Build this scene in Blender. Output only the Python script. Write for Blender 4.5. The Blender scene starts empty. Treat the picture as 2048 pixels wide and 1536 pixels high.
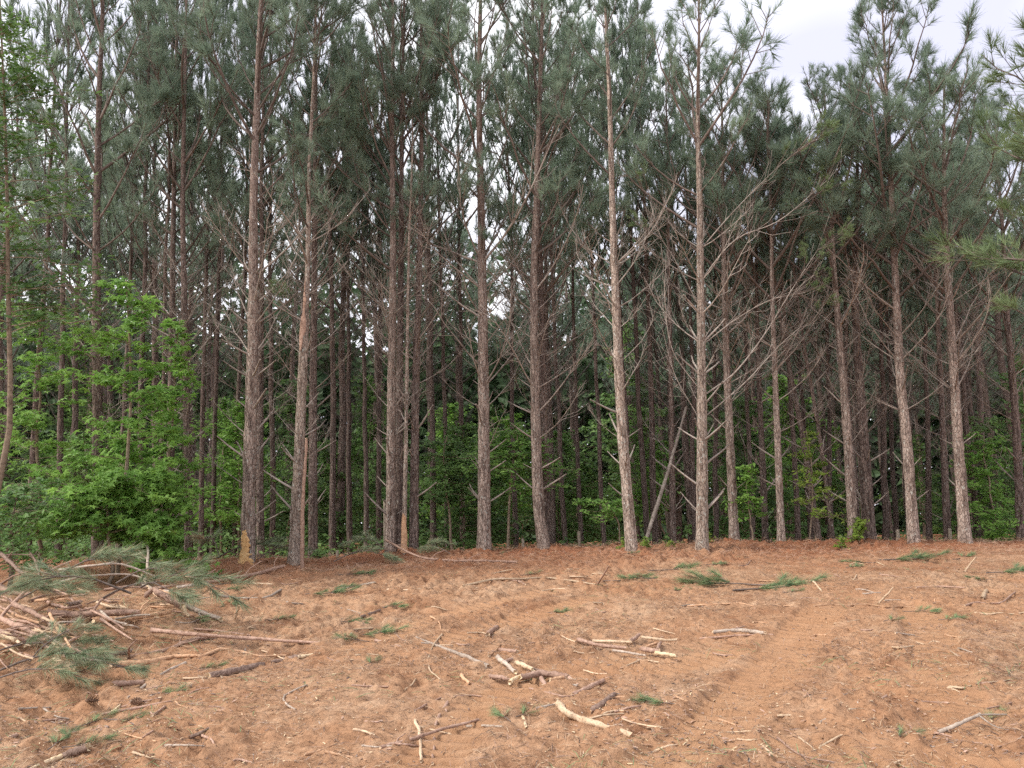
import bpy, math
import numpy as np
from mathutils import Matrix, Vector

# ------------------------------------------------------------------ camera
PITCH, ROLL, CAM_H, FPX = math.radians(5.5), math.radians(1.2), 1.7, 1536.0
scene = bpy.context.scene
C = scene.collection
FWD = np.array([0, math.cos(PITCH), math.sin(PITCH)])
R0 = np.array([1.0, 0, 0]); U0 = np.array([0, -math.sin(PITCH), math.cos(PITCH)])
RGT = math.cos(ROLL) * R0 - math.sin(ROLL) * U0
UPV = math.cos(ROLL) * U0 + math.sin(ROLL) * R0
EYE = np.array([0, 0, CAM_H])
cam_data = bpy.data.cameras.new('camera')
cam_data.sensor_fit = 'HORIZONTAL'; cam_data.sensor_width = 36.0
cam_data.lens = 36.0 * FPX / 2048.0
cam_data.clip_start = 0.05; cam_data.clip_end = 2000.0
cam = bpy.data.objects.new('camera', cam_data); C.objects.link(cam)
cam.matrix_world = Matrix(((RGT[0], UPV[0], -FWD[0], EYE[0]), (RGT[1], UPV[1], -FWD[1], EYE[1]),
                           (RGT[2], UPV[2], -FWD[2], EYE[2]), (0, 0, 0, 1)))
scene.camera = cam

# ------------------------------------------------------------------ sky, sun, exposure
SUN_EL, SUN_AZ = math.radians(46), math.radians(252)      # azimuth clockwise from +Y: from the left, a little behind
world = bpy.data.worlds.new('World'); scene.world = world; world.use_nodes = True
wn, wl = world.node_tree.nodes, world.node_tree.links
wn.clear()
w_out = wn.new('ShaderNodeOutputWorld'); w_bg = wn.new('ShaderNodeBackground')
sky = wn.new('ShaderNodeTexSky'); sky.sky_type = 'NISHITA'; sky.sun_disc = False
sky.sun_elevation = SUN_EL; sky.sun_rotation = SUN_AZ; sky.dust_density = 4.0; sky.air_density = 1.0
w_tc = wn.new('ShaderNodeTexCoord'); w_map = wn.new('ShaderNodeMapping')
w_map.inputs['Scale'].default_value = (1.2, 1.2, 2.6); w_map.inputs['Location'].default_value = (0.35, 0.0, 0.1)
w_no = wn.new('ShaderNodeTexNoise'); w_no.inputs['Scale'].default_value = 1.7; w_no.inputs['Detail'].default_value = 2.0
w_rp = wn.new('ShaderNodeValToRGB')
w_rp.color_ramp.elements[0].position = 0.34; w_rp.color_ramp.elements[0].color = (4.7, 4.7, 5.7, 1)
w_rp.color_ramp.elements[1].position = 0.54; w_rp.color_ramp.elements[1].color = (8.2, 8.2, 8.5, 1)
w_mix = wn.new('ShaderNodeMix'); w_mix.data_type = 'RGBA'; w_mix.inputs['Factor'].default_value = 0.9
wl.new(w_tc.outputs['Generated'], w_map.inputs['Vector']); wl.new(w_map.outputs['Vector'], w_no.inputs['Vector'])
wl.new(w_no.outputs['Fac'], w_rp.inputs['Fac'])
wl.new(sky.outputs['Color'], w_mix.inputs['A']); wl.new(w_rp.outputs['Color'], w_mix.inputs['B'])
wl.new(w_mix.outputs['Result'], w_bg.inputs['Color']); w_bg.inputs['Strength'].default_value = 0.072
wl.new(w_bg.outputs['Background'], w_out.inputs['Surface'])

sun_data = bpy.data.lights.new('sun', 'SUN'); sun_data.energy = 1.5; sun_data.angle = math.radians(11)
sun_data.color = (1.0, 0.95, 0.88)
sun = bpy.data.objects.new('sun', sun_data); C.objects.link(sun)
_sd = Vector((math.sin(SUN_AZ) * math.cos(SUN_EL), math.cos(SUN_AZ) * math.cos(SUN_EL), math.sin(SUN_EL)))
sun.rotation_euler = _sd.to_track_quat('Z', 'Y').to_euler()
sun.location = (0, -10, 30)
vs = scene.view_settings
vs.view_transform = 'Standard'; vs.look = 'None'; vs.gamma = 1.0; vs.use_curve_mapping = False
vs.exposure = 1.52
cy = scene.cycles
cy.max_bounces = 4; cy.diffuse_bounces = 3; cy.glossy_bounces = 1; cy.transmission_bounces = 2; cy.transparent_max_bounces = 4
cy.use_denoising = False; cy.debug_use_spatial_splits = True
world.cycles.sampling_method = 'NONE'
cy.use_adaptive_sampling = True; cy.adaptive_threshold = 0.02
cy.sample_clamp_indirect = 6.0

# ------------------------------------------------------------------ helpers
def ray(px, py):
    return FWD + RGT * (px - 1024) / FPX - UPV * (py - 768) / FPX
def at_depth(px, py, Y):
    d = ray(px, py); return EYE + d * (Y / d[1])

class MB:
    """collects vertices, quads and triangles for ONE mesh"""
    def __init__(s): s.v = []; s.q = []; s.t = []; s.n = 0
    def add(s, v, f, m=0, smooth=True):
        v = np.asarray(v, float); f = np.asarray(f, int)
        if len(f) == 0: return s
        (s.q if f.shape[1] == 4 else s.t).append((f + s.n, m, smooth)); s.v.append(v); s.n += len(v)
        return s
    def merged(s):
        v = np.concatenate(s.v) if s.v else np.zeros((0, 3))
        return v, s.q, s.t
    def add_mb(s, o, M3, T):
        v = o.V @ M3.T + T
        for f, m, sm in o.q: s.q.append((f + s.n, m, sm))
        for f, m, sm in o.t: s.t.append((f + s.n, m, sm))
        s.v.append(v); s.n += len(v)
    def bake(s):
        s.V = np.concatenate(s.v) if s.v else np.zeros((0, 3)); s.v = [s.V]
        g = {}
        for f, m, sm in s.q: g.setdefault((m, sm), []).append(f)
        s.q = [(np.concatenate(a), k[0], k[1]) for k, a in g.items()]
        g = {}
        for f, m, sm in s.t: g.setdefault((m, sm), []).append(f)
        s.t = [(np.concatenate(a), k[0], k[1]) for k, a in g.items()]
        return s
    def mesh(s, name, mats):
        me = bpy.data.meshes.new(name)
        v = np.concatenate(s.v)
        groups = s.q + s.t
        loops = np.concatenate([f.ravel() for f, m, sm in groups]).astype(np.int32)
        tot = np.concatenate([np.full(len(f), f.shape[1]) for f, m, sm in groups]).astype(np.int32)
        mi = np.concatenate([np.full(len(f), m) for f, m, sm in groups]).astype(np.int32)
        smo = np.concatenate([np.full(len(f), sm) for f, m, sm in groups]).astype(bool)
        st = np.concatenate([[0], np.cumsum(tot)[:-1]]).astype(np.int32)
        me.vertices.add(len(v)); me.vertices.foreach_set('co', v.astype(np.float32).ravel())
        me.loops.add(len(loops)); me.loops.foreach_set('vertex_index', loops)
        me.polygons.add(len(tot)); me.polygons.foreach_set('loop_start', st); me.polygons.foreach_set('loop_total', tot)
        me.polygons.foreach_set('material_index', mi); me.polygons.foreach_set('use_smooth', smo)
        for m in mats: me.materials.append(m)
        me.update(calc_edges=True)
        return me
def link(name, data, parent=None, loc=(0, 0, 0)):
    o = bpy.data.objects.new(name, data); C.objects.link(o); o.location = loc
    if parent is not None: o.parent = parent
    return o
def tag(o, label=None, cat=None, group=None, kind=None):
    if label: o['label'] = label
    if cat: o['category'] = cat
    if group: o['group'] = group
    if kind: o['kind'] = kind
    return o
def empty(name, loc, label, cat, group=None):
    o = link(name, None, None, tuple(float(c) for c in loc)); o.empty_display_size = 0.2
    return tag(o, label, cat, group)
def norm(v):
    v = np.asarray(v, float); return v / (np.linalg.norm(v, axis=-1, keepdims=True) + 1e-12)
def frame(d):
    d = norm(d); a = np.array([0, 0, 1.0]) if abs(d[2]) < 0.9 else np.array([1.0, 0, 0])
    x = norm(np.cross(a, d)); return x, np.cross(d, x), d
def tube(pts, rad, sides=6, jitter=0.0, rng=None, cap=True):
    """tapered tube along a polyline; returns verts, quads, cap triangles"""
    pts = np.asarray(pts, float); n = len(pts); rad = np.broadcast_to(np.asarray(rad, float), (n,))
    tan = norm(np.gradient(pts, axis=0))
    mt = norm(tan.mean(0)); x, y, _ = frame(mt)
    X = norm(x - (tan @ x)[:, None] * tan); Y = np.cross(tan, X)
    a = np.arange(sides) / sides * 2 * math.pi
    r = rad[:, None] * np.ones((n, sides))
    if jitter and rng is not None: r = r * (1 + rng.uniform(-jitter, jitter, (n, sides)))
    v = pts[:, None, :] + r[..., None] * (np.cos(a)[None, :, None] * X[:, None, :] + np.sin(a)[None, :, None] * Y[:, None, :])
    i = np.arange(n - 1)[:, None] * sides; j = np.arange(sides)[None, :]; k = (j + 1) % sides
    q = np.stack([i + j, i + k, i + sides + k, i + sides + j], -1).reshape(-1, 4)
    v = v.reshape(-1, 3); caps = []
    if cap:
        v = np.concatenate([v, pts[:1], pts[-1:]]); b = n * sides; jj = np.arange(sides); kk = (jj + 1) % sides
        caps = np.concatenate([np.stack([np.full(sides, b), kk, jj], -1),
                               np.stack([np.full(sides, b + 1), (n - 1) * sides + jj, (n - 1) * sides + kk], -1)])
    return v, q, caps
def curve_pts(ctrl, n):
    """Catmull-Rom through control points"""
    c = np.asarray(ctrl, float)
    if len(c) == 2: return c[0] + (c[1] - c[0]) * np.linspace(0, 1, n)[:, None]
    e = np.concatenate([[2 * c[0] - c[1]], c, [2 * c[-1] - c[-2]]])
    d = np.concatenate([[0], np.cumsum(np.linalg.norm(np.diff(c, axis=0), axis=1))]); u = np.linspace(0, d[-1], n)
    s = np.clip(np.searchsorted(d, u, side='right') - 1, 0, len(c) - 2); t = ((u - d[s]) / (d[s + 1] - d[s] + 1e-9))[:, None]
    p0, p1, p2, p3 = e[s], e[s + 1], e[s + 2], e[s + 3]
    return 0.5 * (2 * p1 + (p2 - p0) * t + (2 * p0 - 5 * p1 + 4 * p2 - p3) * t ** 2 + (3 * p1 - p0 - 3 * p2 + p3) * t ** 3)
_T = np.random.RandomState(11).rand(256, 256)
def noise2(x, y, wl, seed=0):
    u = np.asarray(x) / wl + 37.3 * seed + 500; v = np.asarray(y) / wl + 91.7 * seed + 500
    iu = np.floor(u).astype(int); iv = np.floor(v).astype(int); fu = u - iu; fv = v - iv
    fu = fu * fu * (3 - 2 * fu); fv = fv * fv * (3 - 2 * fv)
    g = lambda a, b: _T[a & 255, b & 255]
    return (g(iu, iv) * (1 - fu) + g(iu + 1, iv) * fu) * (1 - fv) + (g(iu, iv + 1) * (1 - fu) + g(iu + 1, iv + 1) * fu) * fv * 1.0
def sstep(a, b, x):
    t = np.clip((x - a) / (b - a), 0, 1); return t * t * (3 - 2 * t)

# ------------------------------------------------------------------ materials
def new_mat(name, rough=0.9, spec=0.15):
    m = bpy.data.materials.new(name); m.use_nodes = True
    nt = m.node_tree; b = nt.nodes['Principled BSDF']
    b.inputs['Roughness'].default_value = rough; b.inputs['Specular IOR Level'].default_value = spec
    return m, nt, b
def nd(nt, t, **kw):
    n = nt.nodes.new(t)
    for k, v in kw.items(): n.inputs[k].default_value = v
    return n
def ramp(nt, stops):
    r = nt.nodes.new('ShaderNodeValToRGB'); e = r.color_ramp.elements
    while len(e) < len(stops): e.new(0.5)
    for el, (p, c) in zip(e, stops): el.position = p; el.color = (*c, 1)
    return r
def mixc(nt, fac, a, b, mode='MIX'):
    m = nt.nodes.new('ShaderNodeMix'); m.data_type = 'RGBA'; m.blend_type = mode
    for s, val in (('Factor', fac), ('A', a), ('B', b)):
        if hasattr(val, 'links') or isinstance(val, bpy.types.NodeSocket): nt.links.new(val, m.inputs[s])
        else: m.inputs[s].default_value = val if s == 'Factor' else (*val, 1)
    return m.outputs['Result']
def coords(nt, scale, kind='Object'):
    tc = nt.nodes.new('ShaderNodeTexCoord'); mp = nt.nodes.new('ShaderNodeMapping')
    mp.inputs['Scale'].default_value = scale; nt.links.new(tc.outputs[kind], mp.inputs['Vector'])
    return mp.outputs['Vector']
def bumped(nt, b, height, strength, dist):
    bp = nd(nt, 'ShaderNodeBump', Strength=strength, Distance=dist)
    nt.links.new(height, bp.inputs['Height']); nt.links.new(bp.outputs['Normal'], b.inputs['Normal'])

def bark_mat(name, dark, mid, pale, scale=20.0, lichen=0.0, red_top=0.0):
    m, nt, b = new_mat(name, 0.95, 0.08)
    v = coords(nt, (1, 1, 0.34))
    wob = nd(nt, 'ShaderNodeTexNoise', Scale=9.0, Detail=2.0); nt.links.new(v, wob.inputs['Vector'])
    vm = nt.nodes.new('ShaderNodeVectorMath'); vm.operation = 'MULTIPLY_ADD'
    nt.links.new(wob.outputs['Color'], vm.inputs[0]); vm.inputs[1].default_value = (0.06, 0.06, 0.06); nt.links.new(v, vm.inputs[2])
    vo = nd(nt, 'ShaderNodeTexVoronoi', Scale=scale); vo.feature = 'DISTANCE_TO_EDGE'; nt.links.new(vm.outputs[0], vo.inputs['Vector'])
    vc = nd(nt, 'ShaderNodeTexVoronoi', Scale=scale); nt.links.new(vm.outputs[0], vc.inputs['Vector'])
    n1 = nd(nt, 'ShaderNodeTexNoise', Scale=3.0, Detail=6.0, Roughness=0.65); nt.links.new(v, n1.inputs['Vector'])
    plate = ramp(nt, [(0.25, mid), (0.75, pale)]); nt.links.new(vc.outputs['Color'], plate.inputs['Fac'])
    big = ramp(nt, [(0.3, mid), (0.72, pale)]); nt.links.new(n1.outputs['Fac'], big.inputs['Fac'])
    col = mixc(nt, 0.5, plate.outputs['Color'], big.outputs['Color'])
    fis = ramp(nt, [(0.0, (0.15, 0.15, 0.15)), (0.11, (1, 1, 1))]); nt.links.new(vo.outputs['Distance'], fis.inputs['Fac'])
    col = mixc(nt, fis.outputs['Color'], dark, col)
    n3 = nd(nt, 'ShaderNodeTexNoise', Scale=24.0, Detail=3.0, Roughness=0.6); nt.links.new(coords(nt, (1, 1, 0.13)), n3.inputs['Vector'])
    st = ramp(nt, [(0.38, (0.42, 0.40, 0.40)), (0.56, (1.08, 1.08, 1.08))]); nt.links.new(n3.outputs['Fac'], st.inputs['Fac'])
    col = mixc(nt, 0.85, col, st.outputs['Color'], 'MULTIPLY')
    if red_top:
        sp = nt.nodes.new('ShaderNodeSeparateXYZ'); tc = nt.nodes.new('ShaderNodeTexCoord'); nt.links.new(tc.outputs['Object'], sp.inputs[0])
        mr = nd(nt, 'ShaderNodeMapRange'); mr.inputs['From Min'].default_value = 3.0; mr.inputs['From Max'].default_value = 7.5
        mr.inputs['To Max'].default_value = red_top; nt.links.new(sp.outputs['Z'], mr.inputs['Value'])
        col = mixc(nt, mr.outputs['Result'], col, (0.165, 0.115, 0.098))
    if lichen:
        n2 = nd(nt, 'ShaderNodeTexNoise', Scale=26.0, Detail=3.0); nt.links.new(coords(nt, (1, 1, 0.6)), n2.inputs['Vector'])
        lr = ramp(nt, [(0.60, (0, 0, 0)), (0.68, (lichen, lichen, lichen))]); nt.links.new(n2.outputs['Fac'], lr.inputs['Fac'])
        col = mixc(nt, lr.outputs['Color'], col, (0.50, 0.50, 0.44))
    oi = nt.nodes.new('ShaderNodeObjectInfo')
    hs = nd(nt, 'ShaderNodeHueSaturation'); mr2 = nd(nt, 'ShaderNodeMapRange'); mr2.inputs['To Min'].default_value = 0.82; mr2.inputs['To Max'].default_value = 1.15
    nt.links.new(oi.outputs['Random'], mr2.inputs['Value']); nt.links.new(mr2.outputs['Result'], hs.inputs['Value'])
    nt.links.new(col, hs.inputs['Color']); nt.links.new(hs.outputs['Color'], b.inputs['Base Color'])
    bumped(nt, b, fis.outputs['Color'], 0.8, 0.012)
    return m
def wood_mat(name, a, c, scale=14.0, stretch=0.2, bump=0.5):
    m, nt, b = new_mat(name, 0.85, 0.12)
    v = coords(nt, (1, stretch, 1))
    n1 = nd(nt, 'ShaderNodeTexNoise', Scale=scale, Detail=5.0, Roughness=0.65); nt.links.new(v, n1.inputs['Vector'])
    r = ramp(nt, [(0.3, a), (0.7, c)]); nt.links.new(n1.outputs['Fac'], r.inputs['Fac'])
    n2 = nd(nt, 'ShaderNodeTexNoise', Scale=scale * 2.6, Detail=4.0, Roughness=0.7); nt.links.new(coords(nt, (1, 1, 1)), n2.inputs['Vector'])
    fl = ramp(nt, [(0.36, (0.38, 0.34, 0.32)), (0.46, (1, 1, 1)), (0.62, (1, 1, 1)), (0.70, (1.35, 1.3, 1.25))]); nt.links.new(n2.outputs['Fac'], fl.inputs['Fac'])
    rc = mixc(nt, 0.85, r.outputs['Color'], fl.outputs['Color'], 'MULTIPLY')
    oi = nt.nodes.new('ShaderNodeObjectInfo'); hs = nd(nt, 'ShaderNodeHueSaturation')
    mr2 = nd(nt, 'ShaderNodeMapRange'); mr2.inputs['To Min'].default_value = 0.8; mr2.inputs['To Max'].default_value = 1.2
    nt.links.new(oi.outputs['Random'], mr2.inputs['Value']); nt.links.new(mr2.outputs['Result'], hs.inputs['Value'])
    nt.links.new(rc, hs.inputs['Color']); nt.links.new(hs.outputs['Color'], b.inputs['Base Color'])
    bumped(nt, b, n1.outputs['Fac'], bump, 0.01)
    return m
def leaf_mat(name, a, c, scale=3.0, trans=0.3, rough=0.55):
    m = bpy.data.materials.new(name); m.use_nodes = True; nt = m.node_tree; b = nt.nodes['Principled BSDF']
    b.inputs['Roughness'].default_value = rough; b.inputs['Specular IOR Level'].default_value = 0.25
    n1 = nd(nt, 'ShaderNodeTexNoise', Scale=scale, Detail=1.0, Roughness=0.8); nt.links.new(coords(nt, (1, 1, 1)), n1.inputs['Vector'])
    r = ramp(nt, [(0.32, a), (0.68, c)]); nt.links.new(n1.outputs['Fac'], r.inputs['Fac'])
    oi = nt.nodes.new('ShaderNodeObjectInfo'); hs = nd(nt, 'ShaderNodeHueSaturation')
    mr2 = nd(nt, 'ShaderNodeMapRange'); mr2.inputs['To Min'].default_value = 0.85; mr2.inputs['To Max'].default_value = 1.15
    nt.links.new(oi.outputs['Random'], mr2.inputs['Value']); nt.links.new(mr2.outputs['Result'], hs.inputs['Value'])
    nt.links.new(r.outputs['Color'], hs.inputs['Color']); nt.links.new(hs.outputs['Color'], b.inputs['Base Color'])
    tr = nt.nodes.new('ShaderNodeBsdfTranslucent'); nt.links.new(hs.outputs['Color'], tr.inputs['Color'])
    mx = nd(nt, 'ShaderNodeMixShader'); mx.inputs['Fac'].default_value = trans
    nt.links.new(b.outputs[0], mx.inputs[1]); nt.links.new(tr.outputs[0], mx.inputs[2])
    nt.links.new(mx.outputs[0], nt.nodes['Material Output'].inputs['Surface'])
    return m

M_BARK = bark_mat('pine_bark', (0.125, 0.094, 0.078), (0.265, 0.198, 0.162), (0.43, 0.345, 0.29), 30, 0.6, 0.5)
M_BARK_PALE = bark_mat('pale_pine_bark', (0.16, 0.12, 0.095), (0.35, 0.265, 0.21), (0.52, 0.43, 0.36), 32, 0.9, 0.15)
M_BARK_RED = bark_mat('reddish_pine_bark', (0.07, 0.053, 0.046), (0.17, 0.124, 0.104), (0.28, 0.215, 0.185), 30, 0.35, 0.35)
M_LIMB = wood_mat('dead_limb', (0.205, 0.168, 0.142), (0.39, 0.335, 0.29), 6)
M_LIMB_PALE = wood_mat('pale_dead_limb', (0.25, 0.21, 0.18), (0.45, 0.395, 0.345), 6)
M_TWIG = wood_mat('pine_twig', (0.105, 0.082, 0.07), (0.20, 0.158, 0.134), 6)
M_FARTWIG = wood_mat('dark_grey_twigs', (0.085, 0.074, 0.066), (0.165, 0.145, 0.128), 6)  # greyer, darker twig colour for pines deeper in the stand
M_NEEDLE = leaf_mat('pine_needles', (0.165, 0.23, 0.165), (0.29, 0.365, 0.265), 2.2, 0.52, 0.5)
M_NEEDLE_BRIGHT = leaf_mat('bright_green_needles', (0.13, 0.19, 0.085), (0.23, 0.30, 0.14), 2.2, 0.4, 0.5)  # stronger green needle colour, for boughs at the right border and limb tips
M_NEEDLE_CUT = leaf_mat('cut_pine_needles', (0.12, 0.205, 0.10), (0.30, 0.39, 0.19), 9, 0.3, 0.5)
M_NEEDLE_PALE = leaf_mat('pale_cut_pine_needles', (0.17, 0.235, 0.135), (0.36, 0.41, 0.25), 7, 0.3, 0.5)
M_NEEDLE_DRY = leaf_mat('dry_pine_needles', (0.25, 0.145, 0.085), (0.45, 0.29, 0.185), 8, 0.1, 0.8)
M_GUM = leaf_mat('sweetgum_leaves', (0.115, 0.245, 0.045), (0.25, 0.42, 0.09), 2.5, 0.45, 0.45)
M_DOG = leaf_mat('dogwood_leaves', (0.10, 0.21, 0.045), (0.20, 0.34, 0.075), 5, 0.42, 0.5)
M_UNDER = leaf_mat('understory_leaves', (0.075, 0.15, 0.045), (0.18, 0.30, 0.085), 1.1, 0.42, 0.5)
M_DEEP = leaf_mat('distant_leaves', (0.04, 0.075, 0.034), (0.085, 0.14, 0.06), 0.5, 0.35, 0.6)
M_YELLOW = leaf_mat('yellow_green_leaves', (0.13, 0.22, 0.03), (0.26, 0.34, 0.06), 5, 0.4, 0.5)
M_STEM = wood_mat('sapling_stem', (0.16, 0.12, 0.09), (0.33, 0.26, 0.19), 8)
M_WOOD = wood_mat('fresh_split_wood', (0.50, 0.36, 0.21), (0.72, 0.58, 0.40), 30)
M_PEEL = wood_mat('peeled_orange_wood', (0.36, 0.20, 0.115), (0.56, 0.36, 0.225), 20)
M_STICK = wood_mat('pinkish_bark_stick', (0.25, 0.15, 0.108), (0.47, 0.32, 0.245), 22)
M_STICK_PALE = wood_mat('pale_tan_stick', (0.43, 0.30, 0.19), (0.62, 0.47, 0.33), 22)
M_STICK_GREY = wood_mat('grey_stick', (0.27, 0.21, 0.165), (0.48, 0.40, 0.33), 22)
M_STICK_DARK = wood_mat('dark_bark_log', (0.11, 0.07, 0.055), (0.34, 0.24, 0.19), 40, 0.6, 0.9)
M_POST = wood_mat('weathered_post', (0.17, 0.14, 0.11), (0.36, 0.31, 0.24), 12)
M_CONE = wood_mat('pine_cone_scales', (0.13, 0.075, 0.05), (0.34, 0.22, 0.15), 60)

# ------------------------------------------------------------------ terrain
_pile_c = np.array([-4.6, 7.9])
def crest_y(x): return 14.3 + 0.35 * np.sin(x * 0.55 + 0.6) + 0.5 * (noise2(x, 0 * x, 2.3, 3) - 0.5)
def ground_macro(x, y):
    x = np.asarray(x, float); y = np.asarray(y, float)
    cy_ = crest_y(x)
    right = sstep(-3.5, -1.2, x)
    z = 0.0 * right * np.exp(-((y - cy_) / 0.9) ** 2)
    z = z - sstep(0.2, 3.2, y - cy_) * (0.75 * right + 0.50 * (1 - right))
    z = z - 0.06 * (1 - right) * sstep(9, 13, y) - 0.09 * np.clip(y - cy_ - 2.5, 0, 75)
    z = z + 0.16 * np.exp(-(((x - _pile_c[0]) / 1.5) ** 2 + ((y - _pile_c[1]) / 1.7) ** 2))
    z = z + 0.10 * (noise2(x, y, 3.1, 1) - 0.5)
    return z
def raycast(fn, px, py, y0=2.5, y1=14.7):
    d = ray(px, py); t = np.linspace(y0, y1, 500) / d[1]
    P = EYE + t[:, None] * d
    h = P[:, 2] - fn(P[:, 0], P[:, 1]); k = np.argmax(h < 0)
    if h[k] >= 0:                                  # looks over the bank: stands on its crest
        p = P[-1].copy(); p[2] = fn(p[0:1], p[1:2])[0]; return p
    a, b = t[max(k - 1, 0)], t[k]
    for _ in range(14):
        c = (a + b) / 2; p = EYE + c * d
        if p[2] - fn(p[0:1], p[1:2])[0] < 0: b = c
        else: a = c
    return EYE + b * d
TRACKS = []
for pts, wd, dep in [([(1960, 1600), (1915, 1420), (1872, 1310), (1850, 1245), (1835, 1215)], 0.46, 0.035),
                     ([(1230, 1600), (1400, 1480), (1515, 1370), (1590, 1280), (1625, 1240), (1650, 1215)], 0.46, 0.035),
                     ([(780, 1620), (900, 1480), (985, 1405), (1120, 1335), (1280, 1310)], 0.42, 0.03),
                     ([(1060, 1370), (1200, 1345), (1330, 1330), (1470, 1300)], 0.42, 0.028),
                     ([(1480, 1505), (1680, 1500), (1880, 1520), (2080, 1560)], 0.42, 0.03),
                     ([(870, 1290), (960, 1262), (1090, 1225), (1180, 1200)], 0.42, 0.02),
                     ([(700, 1300), (830, 1250), (960, 1215), (1100, 1180)], 0.42, 0.02)]:
    w = np.array([raycast(ground_macro, *p)[:2] for p in pts]); TRACKS.append((curve_pts(w, 70), wd, dep))
CLEATS = [raycast(ground_macro, 1562 + 24 * i, 1446 + 3.0 * i)[:2] for i in range(8)]
MOUNDS = [(raycast(ground_macro, 1690, 1425)[:2], 0.55, 0.22, 0.10), (raycast(ground_macro, 1620, 1405)[:2], 0.4, 0.2, 0.06),
          (raycast(ground_macro, 1010, 1425)[:2], 0.28, 0.16, 0.07), (raycast(ground_macro, 1950, 1310)[:2], 0.4, 0.22, 0.06),
          (raycast(ground_macro, 1480, 1530)[:2], 0.45, 0.16, 0.06), (raycast(ground_macro, 820, 1165)[:2], 0.7, 0.5, 0.09),
          (raycast(ground_macro, 900, 1140)[:2], 0.8, 0.5, 0.10), (raycast(ground_macro, 590, 1190)[:2], 0.6, 0.4, 0.08),
          (raycast(ground_macro, 1460, 1095)[:2] + np.array([0, -0.4]), 0.8, 0.5, 0.10)]
for _b in [(495, 1136), (588, 1133), (785, 1098), (827, 1098), (968, 1106), (1088, 1101), (1264, 1106), (1404, 1107), (1469, 1092), (1563, 1092), (1708, 1092), (1828, 1092), (1931, 1092), (195, 1130)]:
    MOUNDS.append((raycast(ground_macro, *_b)[:2] + np.array([0, -0.05]), 0.42, 0.30, 0.075))
def ground_h(x, y, out=None):
    x = np.asarray(x, float); y = np.asarray(y, float)
    near = 1 - sstep(18, 26, np.abs(y)) * 0.6
    z = ground_macro(x, y)
    tr = np.zeros_like(x); rib = np.zeros_like(x)
    for cp, wd, dep in TRACKS:
        lo, hi = cp.min(0) - 0.6, cp.max(0) + 0.6
        m = (x > lo[0]) & (x < hi[0]) & (y > lo[1]) & (y < hi[1])
        if not m.any(): continue
        xm, ym = x[m], y[m]; best = np.full(xm.shape, 9.0); s = np.zeros(xm.shape); acc = 0.0
        for a, b in zip(cp[:-1], cp[1:]):
            e = b - a; L = math.hypot(*e); e = e / L
            u = np.clip((xm - a[0]) * e[0] + (ym - a[1]) * e[1], 0, L)
            dd = np.hypot(xm - a[0] - u * e[0], ym - a[1] - u * e[1])
            k = dd < best; best[k] = dd[k]; s[k] = acc + u[k]; acc += L
        w = 1 - sstep(wd * 0.40, wd * 0.56, best)
        wear = 0.35 + 0.65 * sstep(0.36, 0.62, noise2(xm, ym, 0.5, 5) * 0.6 + noise2(xm, ym, 0.17, 6) * 0.4)
        saw = (s / 0.13 + 0.25 * noise2(xm, ym, 0.3, 17)) % 1.0
        saw = 1 - (sstep(0.46, 0.60, saw) - sstep(0.86, 1.0, saw))      # flat cleat prints with sharp steps between
        berm = np.exp(-((best - wd * 0.62) / 0.07) ** 2) * 0.018 * (0.3 + noise2(xm, ym, 0.2, 8))
        tr[m] = np.maximum(tr[m], w); rib[m] += w * (-dep * 0.7 + 0.055 * (saw - 0.7) * wear) + berm
    z = z + rib
    if out is not None: out['track'] = tr
    soft = 1 - 0.72 * tr
    z = z + soft * near * (0.075 * (noise2(x, y, 0.85, 2) - 0.5) + 0.05 * (noise2(x, y, 0.34, 4) - 0.5))
    rough = 0.35 + 0.9 * sstep(0.42, 0.7, noise2(x, y, 1.3, 9)) + 0.5 * sstep(10.5, 13, y)
    z = z + soft * near * rough * (0.06 * (noise2(x, y, 0.14, 12) - 0.5) + 0.06 * (noise2(x, y, 0.065, 13) - 0.5))
    z = z + near * (1 - 0.6 * tr) * 0.034 * (noise2(x, y, 0.04, 14) - 0.5)
    for c, a, b_, h in MOUNDS:
        g = np.exp(-(((x - c[0]) / a) ** 2 + ((y - c[1]) / b_) ** 2))
        z = z + g * (h * 0.45 + h * 1.0 * (noise2(x, y, 0.16, 15)) * noise2(x, y, 0.07, 16) * 1.5)
    for c in CLEATS:
        z = z - 0.10 * np.exp(-(((x - c[0]) / 0.026) ** 4 + ((y - c[1]) / 0.045) ** 4))
    return z

def axis_steps(lo, hi, fine_lo, fine_hi, step_fn, grow=1.22, far_step=0.3):
    a = [fine_lo]
    while a[-1] < fine_hi: a.append(a[-1] + step_fn(a[-1]))
    s = step_fn(a[-1]); up = []; p = a[-1]
    while p < hi: s *= grow; p += s; up.append(p)
    s = step_fn(fine_lo); dn = []; p = fine_lo
    while p > lo: s *= grow; p -= s; dn.append(p)
    return np.array(dn[::-1] + a + up)
gx = axis_steps(-95, 95, -6.5, 6.5, lambda v: 0.026 + 0.0012 * abs(v))
gy = axis_steps(-40, 95, 3.7, 16.0, lambda v: 0.006 + 0.0012 * v)
GX, GY = np.meshgrid(gx, gy)
GOUT = {}; GZ = ground_h(GX.ravel(), GY.ravel(), GOUT)
V = np.stack([GX.ravel(), GY.ravel(), GZ], -1)
nx, ny = len(gx), len(gy)
ZG = GZ.reshape(ny, nx)
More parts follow.
